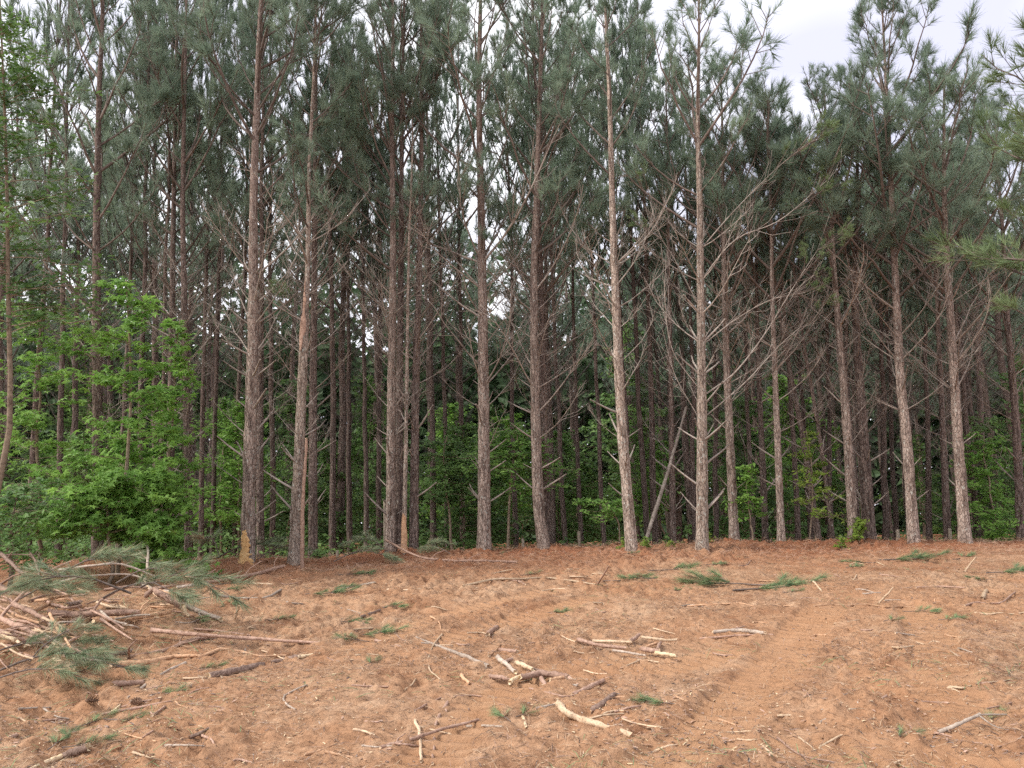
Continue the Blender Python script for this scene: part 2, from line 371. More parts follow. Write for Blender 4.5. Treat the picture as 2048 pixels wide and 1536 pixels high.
def gh_fast(x, y):
    """height of the finished ground sheet (bilinear)"""
    x = np.asarray(x, float); y = np.asarray(y, float)
    i = np.clip(np.searchsorted(gx, x) - 1, 0, nx - 2); j = np.clip(np.searchsorted(gy, y) - 1, 0, ny - 2)
    u = (x - gx[i]) / (gx[i + 1] - gx[i]); v = (y - gy[j]) / (gy[j + 1] - gy[j])
    return (ZG[j, i] * (1 - u) + ZG[j, i + 1] * u) * (1 - v) + (ZG[j + 1, i] * (1 - u) + ZG[j + 1, i + 1] * u) * v
def gz(x, y): return float(gh_fast(np.array([x]), np.array([y]))[0])
def at_ground(px, py): return raycast(gh_fast, px, py)
ii, jj = np.meshgrid(np.arange(nx - 1), np.arange(ny - 1)); k0 = (jj * nx + ii).ravel()
gq = np.stack([k0, k0 + 1, k0 + nx + 1, k0 + nx], -1)

def ground_material():
    m, nt, b = new_mat('clay_soil', 0.95, 0.08)
    v = coords(nt, (1, 1, 1))
    n_big = nd(nt, 'ShaderNodeTexNoise', Scale=0.55, Detail=5.0, Roughness=0.6); nt.links.new(v, n_big.inputs['Vector'])
    n_mid = nd(nt, 'ShaderNodeTexNoise', Scale=4.0, Detail=8.0, Roughness=0.7); nt.links.new(v, n_mid.inputs['Vector'])
    n_fin = nd(nt, 'ShaderNodeTexNoise', Scale=34.0, Detail=6.0, Roughness=0.75); nt.links.new(v, n_fin.inputs['Vector'])
    c1 = ramp(nt, [(0.26, (0.22, 0.127, 0.079)), (0.5, (0.375, 0.234, 0.149)), (0.74, (0.50, 0.35, 0.24))]); nt.links.new(n_mid.outputs['Fac'], c1.inputs['Fac'])
    r_big = ramp(nt, [(0.40, (0, 0, 0)), (0.62, (1, 1, 1))]); nt.links.new(n_big.outputs['Fac'], r_big.inputs['Fac'])
    col = mixc(nt, r_big.outputs['Color'], c1.outputs['Color'], mixc(nt, 0.55, c1.outputs['Color'], (0.36, 0.19, 0.106)))
    r_f = ramp(nt, [(0.32, (0.30, 0.27, 0.25)), (0.47, (0.95, 0.95, 0.95)), (0.70, (1.3, 1.28, 1.25))]); nt.links.new(n_fin.outputs['Fac'], r_f.inputs['Fac'])
    n_pt = nd(nt, 'ShaderNodeTexNoise', Scale=1.25, Detail=7.0, Roughness=0.68); nt.links.new(coords(nt, (1, 0.7, 1)), n_pt.inputs['Vector'])
    r_d = ramp(nt, [(0.52, (0, 0, 0)), (0.66, (0.8, 0.8, 0.8))]); nt.links.new(n_pt.outputs['Fac'], r_d.inputs['Fac'])
    col = mixc(nt, r_d.outputs['Color'], col, (0.23, 0.115, 0.066))          # strewn duff and damp clay
    r_s = ramp(nt, [(0.30, (0.75, 0.75, 0.75)), (0.43, (0, 0, 0))]); nt.links.new(n_pt.outputs['Fac'], r_s.inputs['Fac'])
    col = mixc(nt, r_s.outputs['Color'], col, (0.47, 0.325, 0.22))           # dry pale sand
    at = nt.nodes.new('ShaderNodeAttribute'); at.attribute_name = 'packed'      # soil pressed smooth by machine tracks
    pk = nt.nodes.new('ShaderNodeMath'); pk.operation = 'MULTIPLY'; nt.links.new(at.outputs['Fac'], pk.inputs[0]); pk.inputs[1].default_value = 0.6
    sf = nt.nodes.new('ShaderNodeMath'); sf.operation = 'SUBTRACT'; sf.inputs[0].default_value = 0.78; nt.links.new(pk.outputs[0], sf.inputs[1])
    col = mixc(nt, pk.outputs[0], col, (0.40, 0.232, 0.136))
    col = mixc(nt, sf.outputs[0], col, r_f.outputs['Color'], 'MULTIPLY')
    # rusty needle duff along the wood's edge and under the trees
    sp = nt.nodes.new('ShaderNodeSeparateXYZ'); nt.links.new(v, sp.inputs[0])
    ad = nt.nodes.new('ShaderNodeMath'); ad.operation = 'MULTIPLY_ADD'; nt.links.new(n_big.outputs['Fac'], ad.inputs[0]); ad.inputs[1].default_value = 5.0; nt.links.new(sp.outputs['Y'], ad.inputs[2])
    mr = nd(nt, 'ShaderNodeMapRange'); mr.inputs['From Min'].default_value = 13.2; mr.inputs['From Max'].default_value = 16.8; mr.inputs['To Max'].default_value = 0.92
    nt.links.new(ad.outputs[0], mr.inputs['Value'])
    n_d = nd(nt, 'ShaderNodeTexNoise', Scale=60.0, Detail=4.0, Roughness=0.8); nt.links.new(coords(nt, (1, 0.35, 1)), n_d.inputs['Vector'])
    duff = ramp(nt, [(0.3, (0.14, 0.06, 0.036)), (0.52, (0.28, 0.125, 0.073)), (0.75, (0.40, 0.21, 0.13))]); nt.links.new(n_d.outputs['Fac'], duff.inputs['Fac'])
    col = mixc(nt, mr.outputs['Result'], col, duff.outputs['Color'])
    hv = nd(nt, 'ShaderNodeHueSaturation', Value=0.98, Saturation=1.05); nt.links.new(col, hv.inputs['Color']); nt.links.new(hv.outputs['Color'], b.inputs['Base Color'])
    ab = nt.nodes.new('ShaderNodeMath'); ab.operation = 'ADD'; nt.links.new(n_fin.outputs['Fac'], ab.inputs[0]); nt.links.new(n_mid.outputs['Fac'], ab.inputs[1])
    bumped(nt, b, ab.outputs[0], 0.9, 0.02)
    return m
M_SOIL = ground_material()
ground_me = MB().add(V, gq).mesh('ground', [M_SOIL])
ground_me.attributes.new('packed', 'FLOAT', 'POINT').data.foreach_set('value', GOUT['track'].astype(np.float32))
ground = link('ground', ground_me); tag(ground, 'bare reddish clay ground with track marks rising to the wood edge', None, None, 'structure')
print('ground verts', len(V))

# ------------------------------------------------------------------ pine boughs
def brush(rng, p, d, n=26, ln=0.17, span=0.2, width=0.0075, droop=0.0):
    """one shoot: needles fanned round the last stretch of a twig; 1 triangle per fascicle"""
    x, y, z = frame(d)
    t = rng.uniform(0, 1, n); a = rng.uniform(0, 2 * math.pi, n); op = rng.uniform(0.25, 0.95, n) * (1.15 - 0.55 * t)
    base = p - z * (span * (1 - t))[:, None]
    rad = np.cos(a)[:, None] * x + np.sin(a)[:, None] * y
    dr = np.cos(op)[:, None] * z + np.sin(op)[:, None] * rad; dr[:, 2] -= droop; dr = norm(dr)
    L = ln * rng.uniform(0.7, 1.15, n)
    side = norm(np.cross(dr, rng.normal(size=(n, 3)))) * width * 0.5
    v = np.stack([base - side, base + side, base + dr * L[:, None]], 1).reshape(-1, 3)
    return v, np.arange(3 * n).reshape(-1, 3)
def make_bough(rng, live=True, L=2.0, n_need=26, width=0.0075, twigs=7, wood_m=0, need_m=1, droop=0.0, ln=0.17):
    mb = MB(); n = 7; t = np.linspace(0, 1, n)
    c = rng.uniform(0.10, 0.30) * L; wob = rng.normal(0, 0.035 * L, (n, 2)) * t[:, None]
    P = np.stack([L * t * (1 - 0.12 * t), np.cumsum(wob[:, 0]) * 0.6, c * t ** 2 + np.cumsum(wob[:, 1]) * 0.35], -1)
    r = (0.0068 if not live else 0.0095) * L * (1 - 0.82 * t) + 0.002
    v, q, cp = tube(P, r, 5); mb.add(v, q, wood_m)
    tg = norm(np.gradient(P, axis=0))
    if live:
        v, f = brush(rng, P[-1], tg[-1], n_need, ln, 0.26, width, droop); mb.add(v, f, need_m, False)
    for i in range(twigs):
        u = rng.uniform(0.42, 0.98) if live else rng.uniform(0.25, 0.95)
        k = min(int(u * (n - 1)), n - 2); fr = u * (n - 1) - k; p0 = P[k] * (1 - fr) + P[k + 1] * fr
        s = 1 if i % 2 else -1; an = rng.uniform(0.45, 1.0)
        d = norm(tg[k] * math.cos(an) + np.array([0, s, 0]) * math.sin(an) + np.array([0, 0, rng.uniform(-0.1, 0.45)]))
        l = L * rng.uniform(0.14, 0.36) * (1.25 - 0.6 * u)
        d2 = norm(d + np.array([0.15, 0, rng.uniform(0.1, 0.5)]) + rng.normal(0, 0.15, 3))
        Q = np.stack([p0, p0 + d * l * 0.55, p0 + d * l * 0.55 + d2 * l * 0.45])
        rr = 0.0045 * L ** 0.5
        v, q, cp = tube(Q, [rr, rr * 0.7, rr * 0.35], 3, cap=False); mb.add(v, q, wood_m)
        if live:
            v, f = brush(rng, Q[-1], d2, n_need, ln, min(0.22, l * 0.6), width, droop); mb.add(v, f, need_m, False)
        nsub = rng.randint(0, 3) if live else rng.randint(0, 4)
        for _ in range(nsub):
            dd = norm(d2 + rng.normal(0, 0.55, 3) + np.array([0, 0, 0.15])); ll = l * rng.uniform(0.3, 0.6)
            e = Q[1] + dd * ll
            v, q, cp = tube(np.stack([Q[1], e]), [rr * 0.55, rr * 0.25], 3, cap=False); mb.add(v, q, wood_m)
            if live:
                v, f = brush(rng, e, dd, int(n_need * 0.85), ln, 0.15, width, droop); mb.add(v, f, need_m, False)
    return mb.bake()
def make_stub(rng, L):
    mb = MB(); n = 4; t = np.linspace(0, 1, n)
    P = np.stack([L * t, np.cumsum(rng.normal(0, 0.02 * L, n)), 0.08 * L * t ** 2], -1)
    v, q, cp = tube(P, 0.018 * (1 - 0.45 * t), 5); mb.add(v, q, 0); mb.add(v, cp, 0, False)
    return mb.bake()
rb = np.random.RandomState(5)
LIVE = [make_bough(rb, True, 2.0, n_need=40, width=0.0075, twigs=9, ln=0.19) for _ in range(10)]
LIVE_S = [make_bough(rb, True, 0.9, n_need=36, width=0.0075, twigs=5, ln=0.18) for _ in range(6)]
LIVE_FAR_S = [make_bough(rb, True, 0.9, n_need=20, width=0.019, twigs=5, ln=0.20) for _ in range(6)]
LIVE_FAR = [make_bough(rb, True, 2.0, n_need=20, width=0.019, twigs=9, ln=0.20) for _ in range(8)]
DEAD = [make_bough(rb, False, 2.0, twigs=int(rb.randint(9, 18))) for _ in range(12)]
STUB = [make_stub(rb, 0.5) for _ in range(6)]
DEAD_ME = [m.mesh('dead_branch', [M_LIMB]) for m in DEAD]; DEAD_ME_P = [m.mesh('pale_dead_branch', [M_LIMB_PALE]) for m in DEAD]
STUB_ME = [m.mesh('branch_stub', [M_LIMB]) for m in STUB]; STUB_ME_P = [m.mesh('pale_branch_stub', [M_LIMB_PALE]) for m in STUB]
def rot_bough(az, el, roll=0.0):
    """bough's +X turned to azimuth az and elevation el"""
    ca, sa, ce, se = math.cos(az), math.sin(az), math.cos(el), math.sin(el)
    X = np.array([ca * ce, sa * ce, se]); Yv = np.array([-sa, ca, 0]); Z = np.cross(X, Yv)
    cr, sr = math.cos(roll), math.sin(roll)
    return np.stack([X, cr * Yv + sr * Z, -sr * Yv + cr * Z], 1)
def mat4(M3, s, T):
    A = Matrix.Identity(4)
    for i in range(3):
        for j in range(3): A[i][j] = float(M3[i, j] * s)
        A[i][3] = float(T[i])
    return A
def trunk_mesh(rng, P, r, sides, whorls, extra=None):
    v, q, cp = tube(P, r, sides, 0.045, rng)
    mb = MB(); mb.add(v, q, 0); mb.add(v, cp, 0, False)
    return mb
def crown_len(u, W):
    """bough length against relative height in the crown"""
    return 1.58 * W * (0.80 + 0.35 * math.sin(math.pi * min(1, u * 1.3))) * (1 - u) ** 0.62 + 0.32
def pine_parts(rng, P, rad_at, H, z_live, W, lib, bare=0.0, per=(3, 5), step=(0.42, 0.68), el_off=0.0):
    """live crown for an axis P (local coordinates, z rising): returns MB with wood 0 and needles 1"""
    mb = MB(); z = z_live; az = rng.uniform(0, 6.28)
    zz = P[:, 2]
    while z < H - 0.15:
        u = (z - z_live) / (H - z_live); k = rng.randint(*per)
        c = np.array([np.interp(z, zz, P[:, 0]), np.interp(z, zz, P[:, 1]), z])
        for i in range(k):
            az += 6.283 / k + rng.uniform(-0.5, 0.5)
            L = crown_len(u, W) * rng.uniform(0.65, 1.15)
            if rng.rand() < bare * (1 - 0.6 * u): continue
            el = rng.uniform(0.45, 0.85) + 0.35 * u + el_off
            short = L < 1.15; lb = (LIVE_S if lib is LIVE else LIVE_FAR_S) if short else lib
            mb.add_mb(lb[rng.randint(len(lb))], rot_bough(az, el, rng.uniform(-0.5, 0.5)) * (L / (0.9 if short else 2.0)), c + np.array([0, 0, rng.uniform(-0.08, 0.08)]))
        z += rng.uniform(*step) * (1 - 0.35 * u)
    top = np.array([np.interp(H, zz, P[:, 0]), np.interp(H, zz, P[:, 1]), H])
    for _ in range(3):
        v, f = brush(rng, top + rng.normal(0, 0.04, 3), norm(np.array([rng.normal(0, 0.2), rng.normal(0, 0.2), 1])), 40, 0.17, 0.4, 0.008); mb.add(v, f, 1, False)
    return mb
def taper(z, H, r0):
    return r0 * (np.clip(1 - z / (H * 1.02), 0, 1) ** 0.9) * (1 + 0.30 * np.exp(-z / 0.22)) + 0.008
TREE_I = [0]
def hero_pine(label, base, path, wpx, H, z_live=5.2, W=1.5, depth=None, bark=None, pale=False, bare=0.25, stubs=True, dead=(1.6, 1.0),
              dead_from=1.0, group=None, name='pine_tree', break_at=None, needles=None, crown=True, dead_n=1.0, el_off=0.0):
    TREE_I[0] += 1; rng = np.random.RandomState(100 + TREE_I[0])
    B = raycast(ground_macro, *base) if depth is None else at_depth(base[0], base[1], depth)
    B[2] = gz(B[0], B[1]) - 0.06; Y = B[1]
    pts = [np.zeros(3)]
    for (x, y) in path:
        p = at_depth(x, y, Y) - B; p[1] = rng.normal(0, 0.015) * p[2] * 0.3; pts.append(p)
    d = pts[-1] - pts[-2] if len(pts) > 1 else np.array([0, 0, 1.0]); d = d / d[2]; d[0] = d[0] * 0.6
    while pts[-1][2] < H - 0.9:
        st = min(1.6, H - pts[-1][2]); pts.append(pts[-1] + (d + np.array([rng.normal(0, 0.02), rng.normal(0, 0.02), 0])) * st)
    pts[-1] = pts[-1] + d * (H - pts[-1][2])
    n = max(20, int(H / 0.14)); P = curve_pts(pts, n)
    r0 = wpx * Y / FPX / 2 * 0.82; z = P[:, 2]
    r = taper(z, H, r0)
    if break_at is not None:
        r = np.where(z > break_at[0], np.minimum(r, r0 * break_at[1] * np.clip((H - z) / (H - break_at[0]), 0.12, 1) ** 0.7), r)
    whorls = []; w = dead_from * rng.uniform(0.7, 1.1)
    while w < z_live: whorls.append(w); w += rng.uniform(0.34, 0.6)
    for w in whorls: r = r * (1 + 0.10 * np.exp(-((z - w) / 0.07) ** 2))
    r = r * (1 + 0.035 * np.sin(z * 5.1 + rng.uniform(0, 6)) * rng.uniform(0.3, 1))
    root = empty(name, B, label, 'tree', group)
    bark = bark or (M_BARK_PALE if pale else M_BARK)
    link('trunk', trunk_mesh(rng, P, r, 16, whorls).mesh('trunk', [bark]), root)
    dm, sm_ = (DEAD_ME_P, STUB_ME_P) if pale else (DEAD_ME, STUB_ME)
    az = rng.uniform(0, 6.28)
    for w in whorls:
        u = w / z_live; c = np.array([np.interp(w, z, P[:, 0]), np.interp(w, z, P[:, 1]), w]); rr = float(np.interp(w, z, r))
        k = rng.randint(3, 6)
        for i in range(k):
            az += 6.283 / k + rng.uniform(-0.6, 0.6)
            el = rng.uniform(0.35, 0.80)
            long_ = rng.rand() < np.clip((u - 0.22) * 1.9, 0.0, 0.95)
            if rng.rand() > (0.72 + 0.3 * u) * dead_n: continue
            s = dead[0] * rng.uniform(0.45, 1.15) * (0.45 + 0.75 * u) / 2.0 if long_ else rng.uniform(0.35, 1.3)
            me = dm[rng.randint(len(dm))] if long_ else sm_[rng.randint(len(sm_))]
            M3 = rot_bough(az, el, rng.uniform(-0.6, 0.6)); dr = M3[:, 0]
            o = link('branch', me, root); o.matrix_local = mat4(M3, s, c + dr * rr * 0.4)
    if crown:
        mb = pine_parts(rng, P, None, H, z_live, W, LIVE, bare + (0.24 if (depth is None or depth > 12) and base[0] < 1440 else 0), el_off=el_off)
        link('crown', mb.mesh('crown', [M_TWIG, needles or M_NEEDLE]), root)
    return root, P, r, B

# front row, left to right: base pixel, trunk course, width
EDGE = 'pines standing along the edge of the cut'
hero_pine('straight pine rising behind the sweetgum saplings at the left', (195, 1130), [(193, 800), (192, 500), (196, 200)], 25, 13.5, 4.6, 1.7, bark=M_BARK_RED, group=EDGE, dead=(1.9, 1))
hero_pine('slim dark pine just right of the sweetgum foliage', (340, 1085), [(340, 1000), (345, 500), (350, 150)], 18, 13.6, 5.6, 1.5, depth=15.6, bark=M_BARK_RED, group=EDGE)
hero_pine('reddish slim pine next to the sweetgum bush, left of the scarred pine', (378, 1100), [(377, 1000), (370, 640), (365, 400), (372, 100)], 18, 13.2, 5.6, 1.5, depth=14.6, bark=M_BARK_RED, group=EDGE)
scarred, sP, sR, sB = hero_pine('thickest pine, bark torn to bare yellow wood at its foot', (495, 1136), [(500, 900), (507, 640), (508, 400), (513, 200)], 32, 13.2, 6.0, 1.6, group=EDGE, dead=(2.3, 1))
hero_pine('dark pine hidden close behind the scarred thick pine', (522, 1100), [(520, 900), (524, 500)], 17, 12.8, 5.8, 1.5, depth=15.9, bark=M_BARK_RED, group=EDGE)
broken, bP, bR, bB = hero_pine('pine with a split reddish break where its trunk suddenly narrows', (588, 1133), [(598, 900), (607, 720), (613, 600), (616, 480), (620, 330), (627, 180)], 27, 11.5, 5.9, 1.35, group=EDGE, break_at=(4.35, 0.5), pale=True, bare=0.45)
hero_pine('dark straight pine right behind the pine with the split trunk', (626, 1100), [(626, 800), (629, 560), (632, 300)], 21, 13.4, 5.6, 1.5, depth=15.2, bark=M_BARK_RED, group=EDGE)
hero_pine('left one of the two pines grown close together like twins', (781, 1098), [(783, 800), (786, 500), (783, 250)], 23, 13.0, 5.5, 1.5, depth=14.6, group=EDGE)
hero_pine('right one of the two pines grown close together like twins', (799, 1096), [(799, 800), (801, 520), (804, 300)], 20, 12.8, 5.7, 1.5, depth=14.95, bark=M_BARK_RED, group=EDGE)
pole_, pP, pR, pB = hero_pine('very thin pale pine pole with a peeled orange foot beside the twin pines', (808, 1101), [(813, 800), (818, 500), (824, 300)], 9, 9.5, 7.4, 0.6, depth=14.3, pale=True, group=EDGE, dead_n=0.25, dead=(0.6, 1))
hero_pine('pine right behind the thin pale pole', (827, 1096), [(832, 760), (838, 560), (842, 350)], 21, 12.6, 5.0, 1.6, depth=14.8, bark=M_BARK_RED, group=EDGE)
hero_pine('stout straight pine in the middle with upswept branches on both sides', (968, 1106), [(968, 900), (965, 600), (962, 420), (958, 200), (960, 50)], 30, 13.2, 5.6, 1.6, group=EDGE, dead=(2.5, 1), dead_n=1.2)
hero_pine('pine whose foot bends aside near the middle of the edge', (1088, 1101), [(1078, 1015), (1073, 900), (1070, 750), (1068, 560), (1072, 430)], 26, 12.6, 5.0, 1.6, group=EDGE, dead=(2.2, 1))
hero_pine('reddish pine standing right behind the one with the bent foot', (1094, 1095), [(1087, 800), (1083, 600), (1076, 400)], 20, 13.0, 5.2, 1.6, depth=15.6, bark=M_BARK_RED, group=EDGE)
hero_pine('pale pine leaning a little left, between the bent-foot pine and the pale grey one', (1264, 1106), [(1249, 920), (1240, 800), (1228, 500), (1218, 200), (1210, 20)], 26, 11.2, 5.4, 1.2, pale=True, group=EDGE, dead=(1.7, 1), bare=0.35)
greyP = hero_pine('pale grey pine with long bare limbs sweeping up to the right', (1404, 1107), [(1404, 900), (1402, 700), (1399, 400), (1395, 250), (1398, 60)], 27, 10.3, 5.7, 1.5, pale=True, group=EDGE, dead=(1.6, 1), bare=0.35, dead_n=0.85)
hero_pine('pine just right of the pale grey pine, its foot in rusty needles', (1469, 1089), [(1458, 850), (1452, 700), (1447, 450), (1445, 300)], 21, 9.4, 4.6, 1.7, group=EDGE, dead=(1.8, 1), dead_n=0.8, bare=0.08)
hero_pine('slim brown pine, third to the right of the pale grey one', (1563, 1091), [(1552, 800), (1545, 600), (1543, 450)], 16, 8.6, 4.6, 1.7, group=EDGE)
hero_pine('slightly leaning pine beside the clump of bright green sprouts', (1708, 1091), [(1695, 880), (1682, 700), (1668, 530), (1660, 400)], 22, 8.7, 4.6, 1.7, group=EDGE, dead=(1.8, 1), dead_n=0.8, bare=0.08)
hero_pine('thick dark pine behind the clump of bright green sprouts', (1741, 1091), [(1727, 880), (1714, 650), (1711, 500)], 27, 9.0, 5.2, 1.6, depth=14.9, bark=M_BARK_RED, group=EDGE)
hero_pine('tall reddish pine whose top stands out against the sky at the right', (1828, 1092), [(1813, 880), (1800, 750), (1787, 500), (1778, 300), (1768, 100)], 24, 10.6, 4.6, 1.7, group=EDGE, dead=(1.8, 1), dead_n=0.8, bare=0.05)
hero_pine('rightmost big pine of the front row, scaly reddish bark', (1931, 1092), [(1916, 880), (1904, 700), (1892, 500), (1885, 350)], 25, 8.7, 4.5, 1.6, group=EDGE, dead=(2.0, 1), dead_n=0.8, bare=0.05)
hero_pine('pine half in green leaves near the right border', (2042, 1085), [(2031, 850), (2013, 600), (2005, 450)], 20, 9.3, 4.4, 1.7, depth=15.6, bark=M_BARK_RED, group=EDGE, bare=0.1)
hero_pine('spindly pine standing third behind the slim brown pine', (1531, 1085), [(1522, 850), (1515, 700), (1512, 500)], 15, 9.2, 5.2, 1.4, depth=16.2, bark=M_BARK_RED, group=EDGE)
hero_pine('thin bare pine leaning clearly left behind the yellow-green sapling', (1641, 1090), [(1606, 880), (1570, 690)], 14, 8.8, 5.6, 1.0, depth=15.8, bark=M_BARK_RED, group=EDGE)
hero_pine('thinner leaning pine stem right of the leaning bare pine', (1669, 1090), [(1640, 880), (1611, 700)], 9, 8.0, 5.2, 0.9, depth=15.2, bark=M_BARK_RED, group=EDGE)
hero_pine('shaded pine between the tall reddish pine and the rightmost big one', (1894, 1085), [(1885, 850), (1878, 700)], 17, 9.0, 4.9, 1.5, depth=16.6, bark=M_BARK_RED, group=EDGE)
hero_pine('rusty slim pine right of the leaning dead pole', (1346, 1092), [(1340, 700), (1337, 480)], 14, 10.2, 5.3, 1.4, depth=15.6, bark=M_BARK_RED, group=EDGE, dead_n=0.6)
# a pine just outside the frame on the right: only its drooping green boughs reach into view
hero_pine('bright green pine boughs reaching in from the right border', (2235, 1180), [(2233, 800), (2228, 400)], 30, 8.8, 3.3, 1.55, depth=10.2, needles=M_NEEDLE_BRIGHT, bare=0.0, dead_n=0.4, el_off=-0.4)

# scars and splinters on trunks
def on_trunk(root, P, r, zs, half, side_az, mat, name, label=None, push=0.004):
    """a thin patch that follows the trunk's round surface"""
    rng = np.random.RandomState(3); na = 9; rows = []
    for i, zc in enumerate(zs):
        c = np.array([np.interp(zc, P[:, 2], P[:, 0]), np.interp(zc, P[:, 2], P[:, 1]), zc]); rr = float(np.interp(zc, P[:, 2], r)) * 1.09 + 0.008 + push
        h = half[i] * (1 + rng.uniform(-0.3, 0.3)); off = rng.uniform(-0.16, 0.16)
        for a in np.linspace(-h, h, na):
            edge = 0.93 if abs(abs(a) - h) < 1e-6 else 1.0
            th = side_az + a + off; rows.append(c + np.array([math.cos(th) * rr * edge, math.sin(th) * rr * edge, rng.uniform(-0.012, 0.012)]))
    m = len(zs); q = [[i * na + j, i * na + j + 1, (i + 1) * na + j + 1, (i + 1) * na + j] for i in range(m - 1) for j in range(na - 1)]
    o = link(name, MB().add(rows, q).mesh(name, [mat]), root)
    if label: o['label'] = label
M_SCAR = wood_mat('scarred_sapwood', (0.52, 0.27, 0.10), (0.80, 0.56, 0.29), 22)
on_trunk(scarred, sP, sR, np.linspace(0.06, 0.66, 26), np.interp(np.linspace(0, 1, 26), [0, 0.2, 0.45, 0.8, 1], [1.15, 0.9, 0.5, 0.55, 0.15]), -math.pi / 2 - 0.1, M_SCAR, 'bark_scar', 'bare yellow wood where the bark is torn off')
on_trunk(pole_, pP, pR, np.linspace(0.05, 0.75, 10), np.interp(np.linspace(0, 1, 10), [0, 0.7, 1], [2.4, 1.6, 0.3]), -math.pi / 2 - 0.3, M_PEEL, 'peeled_patch', 'peeled orange foot of the pole')
on_trunk(broken, bP, bR, np.linspace(3.75, 5.0, 12), np.interp(np.linspace(0, 1, 12), [0, 0.3, 0.7, 1], [0.2, 0.9, 0.6, 0.15]), -math.pi / 2 - 0.5, M_STICK, 'split_wood', 'reddish split face of the broken trunk')

# ------------------------------------------------------------------ pines deeper in the stand (copies of a few trees)
def far_pine_proto(seed, H, z_live, W, r0):
    rng = np.random.RandomState(seed)
    k = 16; P = np.stack([np.cumsum(rng.normal(0, 0.03, k)), np.cumsum(rng.normal(0, 0.03, k)), np.linspace(0, H, k)], -1); P[0, :2] = 0
    P = curve_pts(P, 46); r = taper(P[:, 2], H, r0) * (1 + 0.05 * np.sin(P[:, 2] * 7 + seed))
    t = trunk_mesh(rng, P, r, 9, [])
    br = MB(); z = 1.6; az = 0.0
    while z < z_live + 0.6:
        for i in range(rng.randint(2, 5)):
            az += 1.9 + rng.uniform(-0.6, 0.6); u = z / z_live
            c = np.array([np.interp(z, P[:, 2], P[:, 0]), np.interp(z, P[:, 2], P[:, 1]), z])
            br.add_mb(DEAD[rng.randint(12)], rot_bough(az, rng.uniform(0.2, 0.75)) * (rng.uniform(0.25, 1.0) * (0.25 + 0.75 * u) * 0.95), c)
        z += rng.uniform(0.3, 0.55)
    cr = pine_parts(rng, P, None, H, z_live, W, LIVE_FAR, 0.40, per=(3, 5), step=(0.46, 0.72))
    return (t.mesh('far_trunk', [M_BARK_RED]), br.mesh('far_branches', [M_FARTWIG]), cr.mesh('far_crown', [M_FARTWIG, M_NEEDLE]))
PROTO = [far_pine_proto(400 + i, H, zl, W, 0.115) for i, (H, zl, W) in enumerate([(13.0, 6.0, 2.0), (12.4, 5.4, 2.1), (13.6, 6.4, 1.9), (12.0, 5.4, 2.1), (13.2, 6.1, 1.9), (12.6, 5.8, 2.0)])]
INNER = 'pines standing deeper in the shaded stand'
rf = np.random.RandomState(77)
def far_pine(x, y, s, label, lean=(0, 0), width=1.0, group=INNER):
    root = empty('pine_tree', (x, y, gz(x, y) - 0.1), label, 'tree', group)
    root.rotation_euler = (lean[1], lean[0], rf.uniform(0, 6.28)); root.scale = (s * width, s * width, s)
    tm, bm_, cm = PROTO[rf.randint(len(PROTO))]
    link('trunk', tm, root); link('branches', bm_, root); link('crown', cm, root)
    return root
INNER_LABEL = 'slender pine standing deeper in the shaded stand'
taken = []
NICK = [(0, 'the left border'), (195, 'the straight left pine'), (378, 'the reddish slim pine by the sweetgum'), (495, 'the scarred thick pine'), (590, 'the split pine'), (790, 'the twin pines'), (827, 'the pine behind the pale pole'), (968, 'the stout middle pine'),
        (1088, 'the bent-foot pine'), (1250, 'the pale leaning pine'), (1346, 'the rusty slim pine'), (1404, 'the pale grey pine'), (1463, 'the needle-bedded pine'), (1555, 'the slim brown pine'), (1700, 'the pine by the sprouts'), (1815, 'the tall reddish pine'), (1920, 'the rightmost big pine'), (2048, 'the right border')]
ORD = {}
def inner_label(px):
    i = max(k for k in range(len(NICK) - 1) if NICK[k][0] <= px); n = ORD[i] = ORD.get(i, 0) + 1
    w = ['first', 'second', 'third', 'fourth', 'fifth', 'sixth'][n - 1]
    return 'shaded inner pine, %s one to the right of %s' % (w, NICK[i][1])
for px, d, w, lean in [(60, 17.2, 13, 0), (120, 16.6, 14, 0), (240, 18.2, 12, 0), (285, 17.5, 13, 0), (315, 16.8, 11, 0), (402, 17.2, 12, 0), (425, 18.5, 11, 0), (470, 19.5, 12, 0), (545, 18.5, 12, 0), (665, 17.0, 15, 0), (702, 18.0, 13, 0), (731, 17.6, 12, 0), (757, 19.5, 12, 0), (868, 17.2, 14, 0), (896, 18.8, 11, 0), (925, 19.6, 12, 0), (1030, 19.0, 12, 0), (1105, 17.8, 12, -0.02), (1131, 17.6, 11, -0.02), (1160, 18.8, 10, -0.02), (1208, 17.6, 11, -0.02), (1266, 16.8, 12, -0.02), (1293, 17.0, 14, -0.03), (1307, 17.4, 15, -0.03), (1385, 16.9, 12, -0.02), (1425, 18.3, 12, -0.02), (1500, 18.2, 12, -0.03), (1592, 17.5, 12, -0.04), (1620, 18.6, 12, -0.04), (1655, 18.2, 13, -0.04), (1690, 17.6, 13, -0.04), (1765, 17.8, 14, -0.04), (1790, 18.9, 12, -0.04), (1850, 17.6, 13, -0.05), (1955, 17.4, 15, -0.05), (1985, 18.6, 13, -0.05)]:
    p = at_depth(px, 1000, d); tall = 1.18 if px < 700 else (1.10 if px < 1320 else 0.80)
    far_pine(p[0], d, tall * rf.uniform(0.94, 1.05), inner_label(px), (lean + rf.normal(0, 0.012), rf.normal(0, 0.015)), w * d / FPX / 2 / 0.115 / tall * 0.92)
    taken.append((p[0], d))
row = 0; y = 20.0
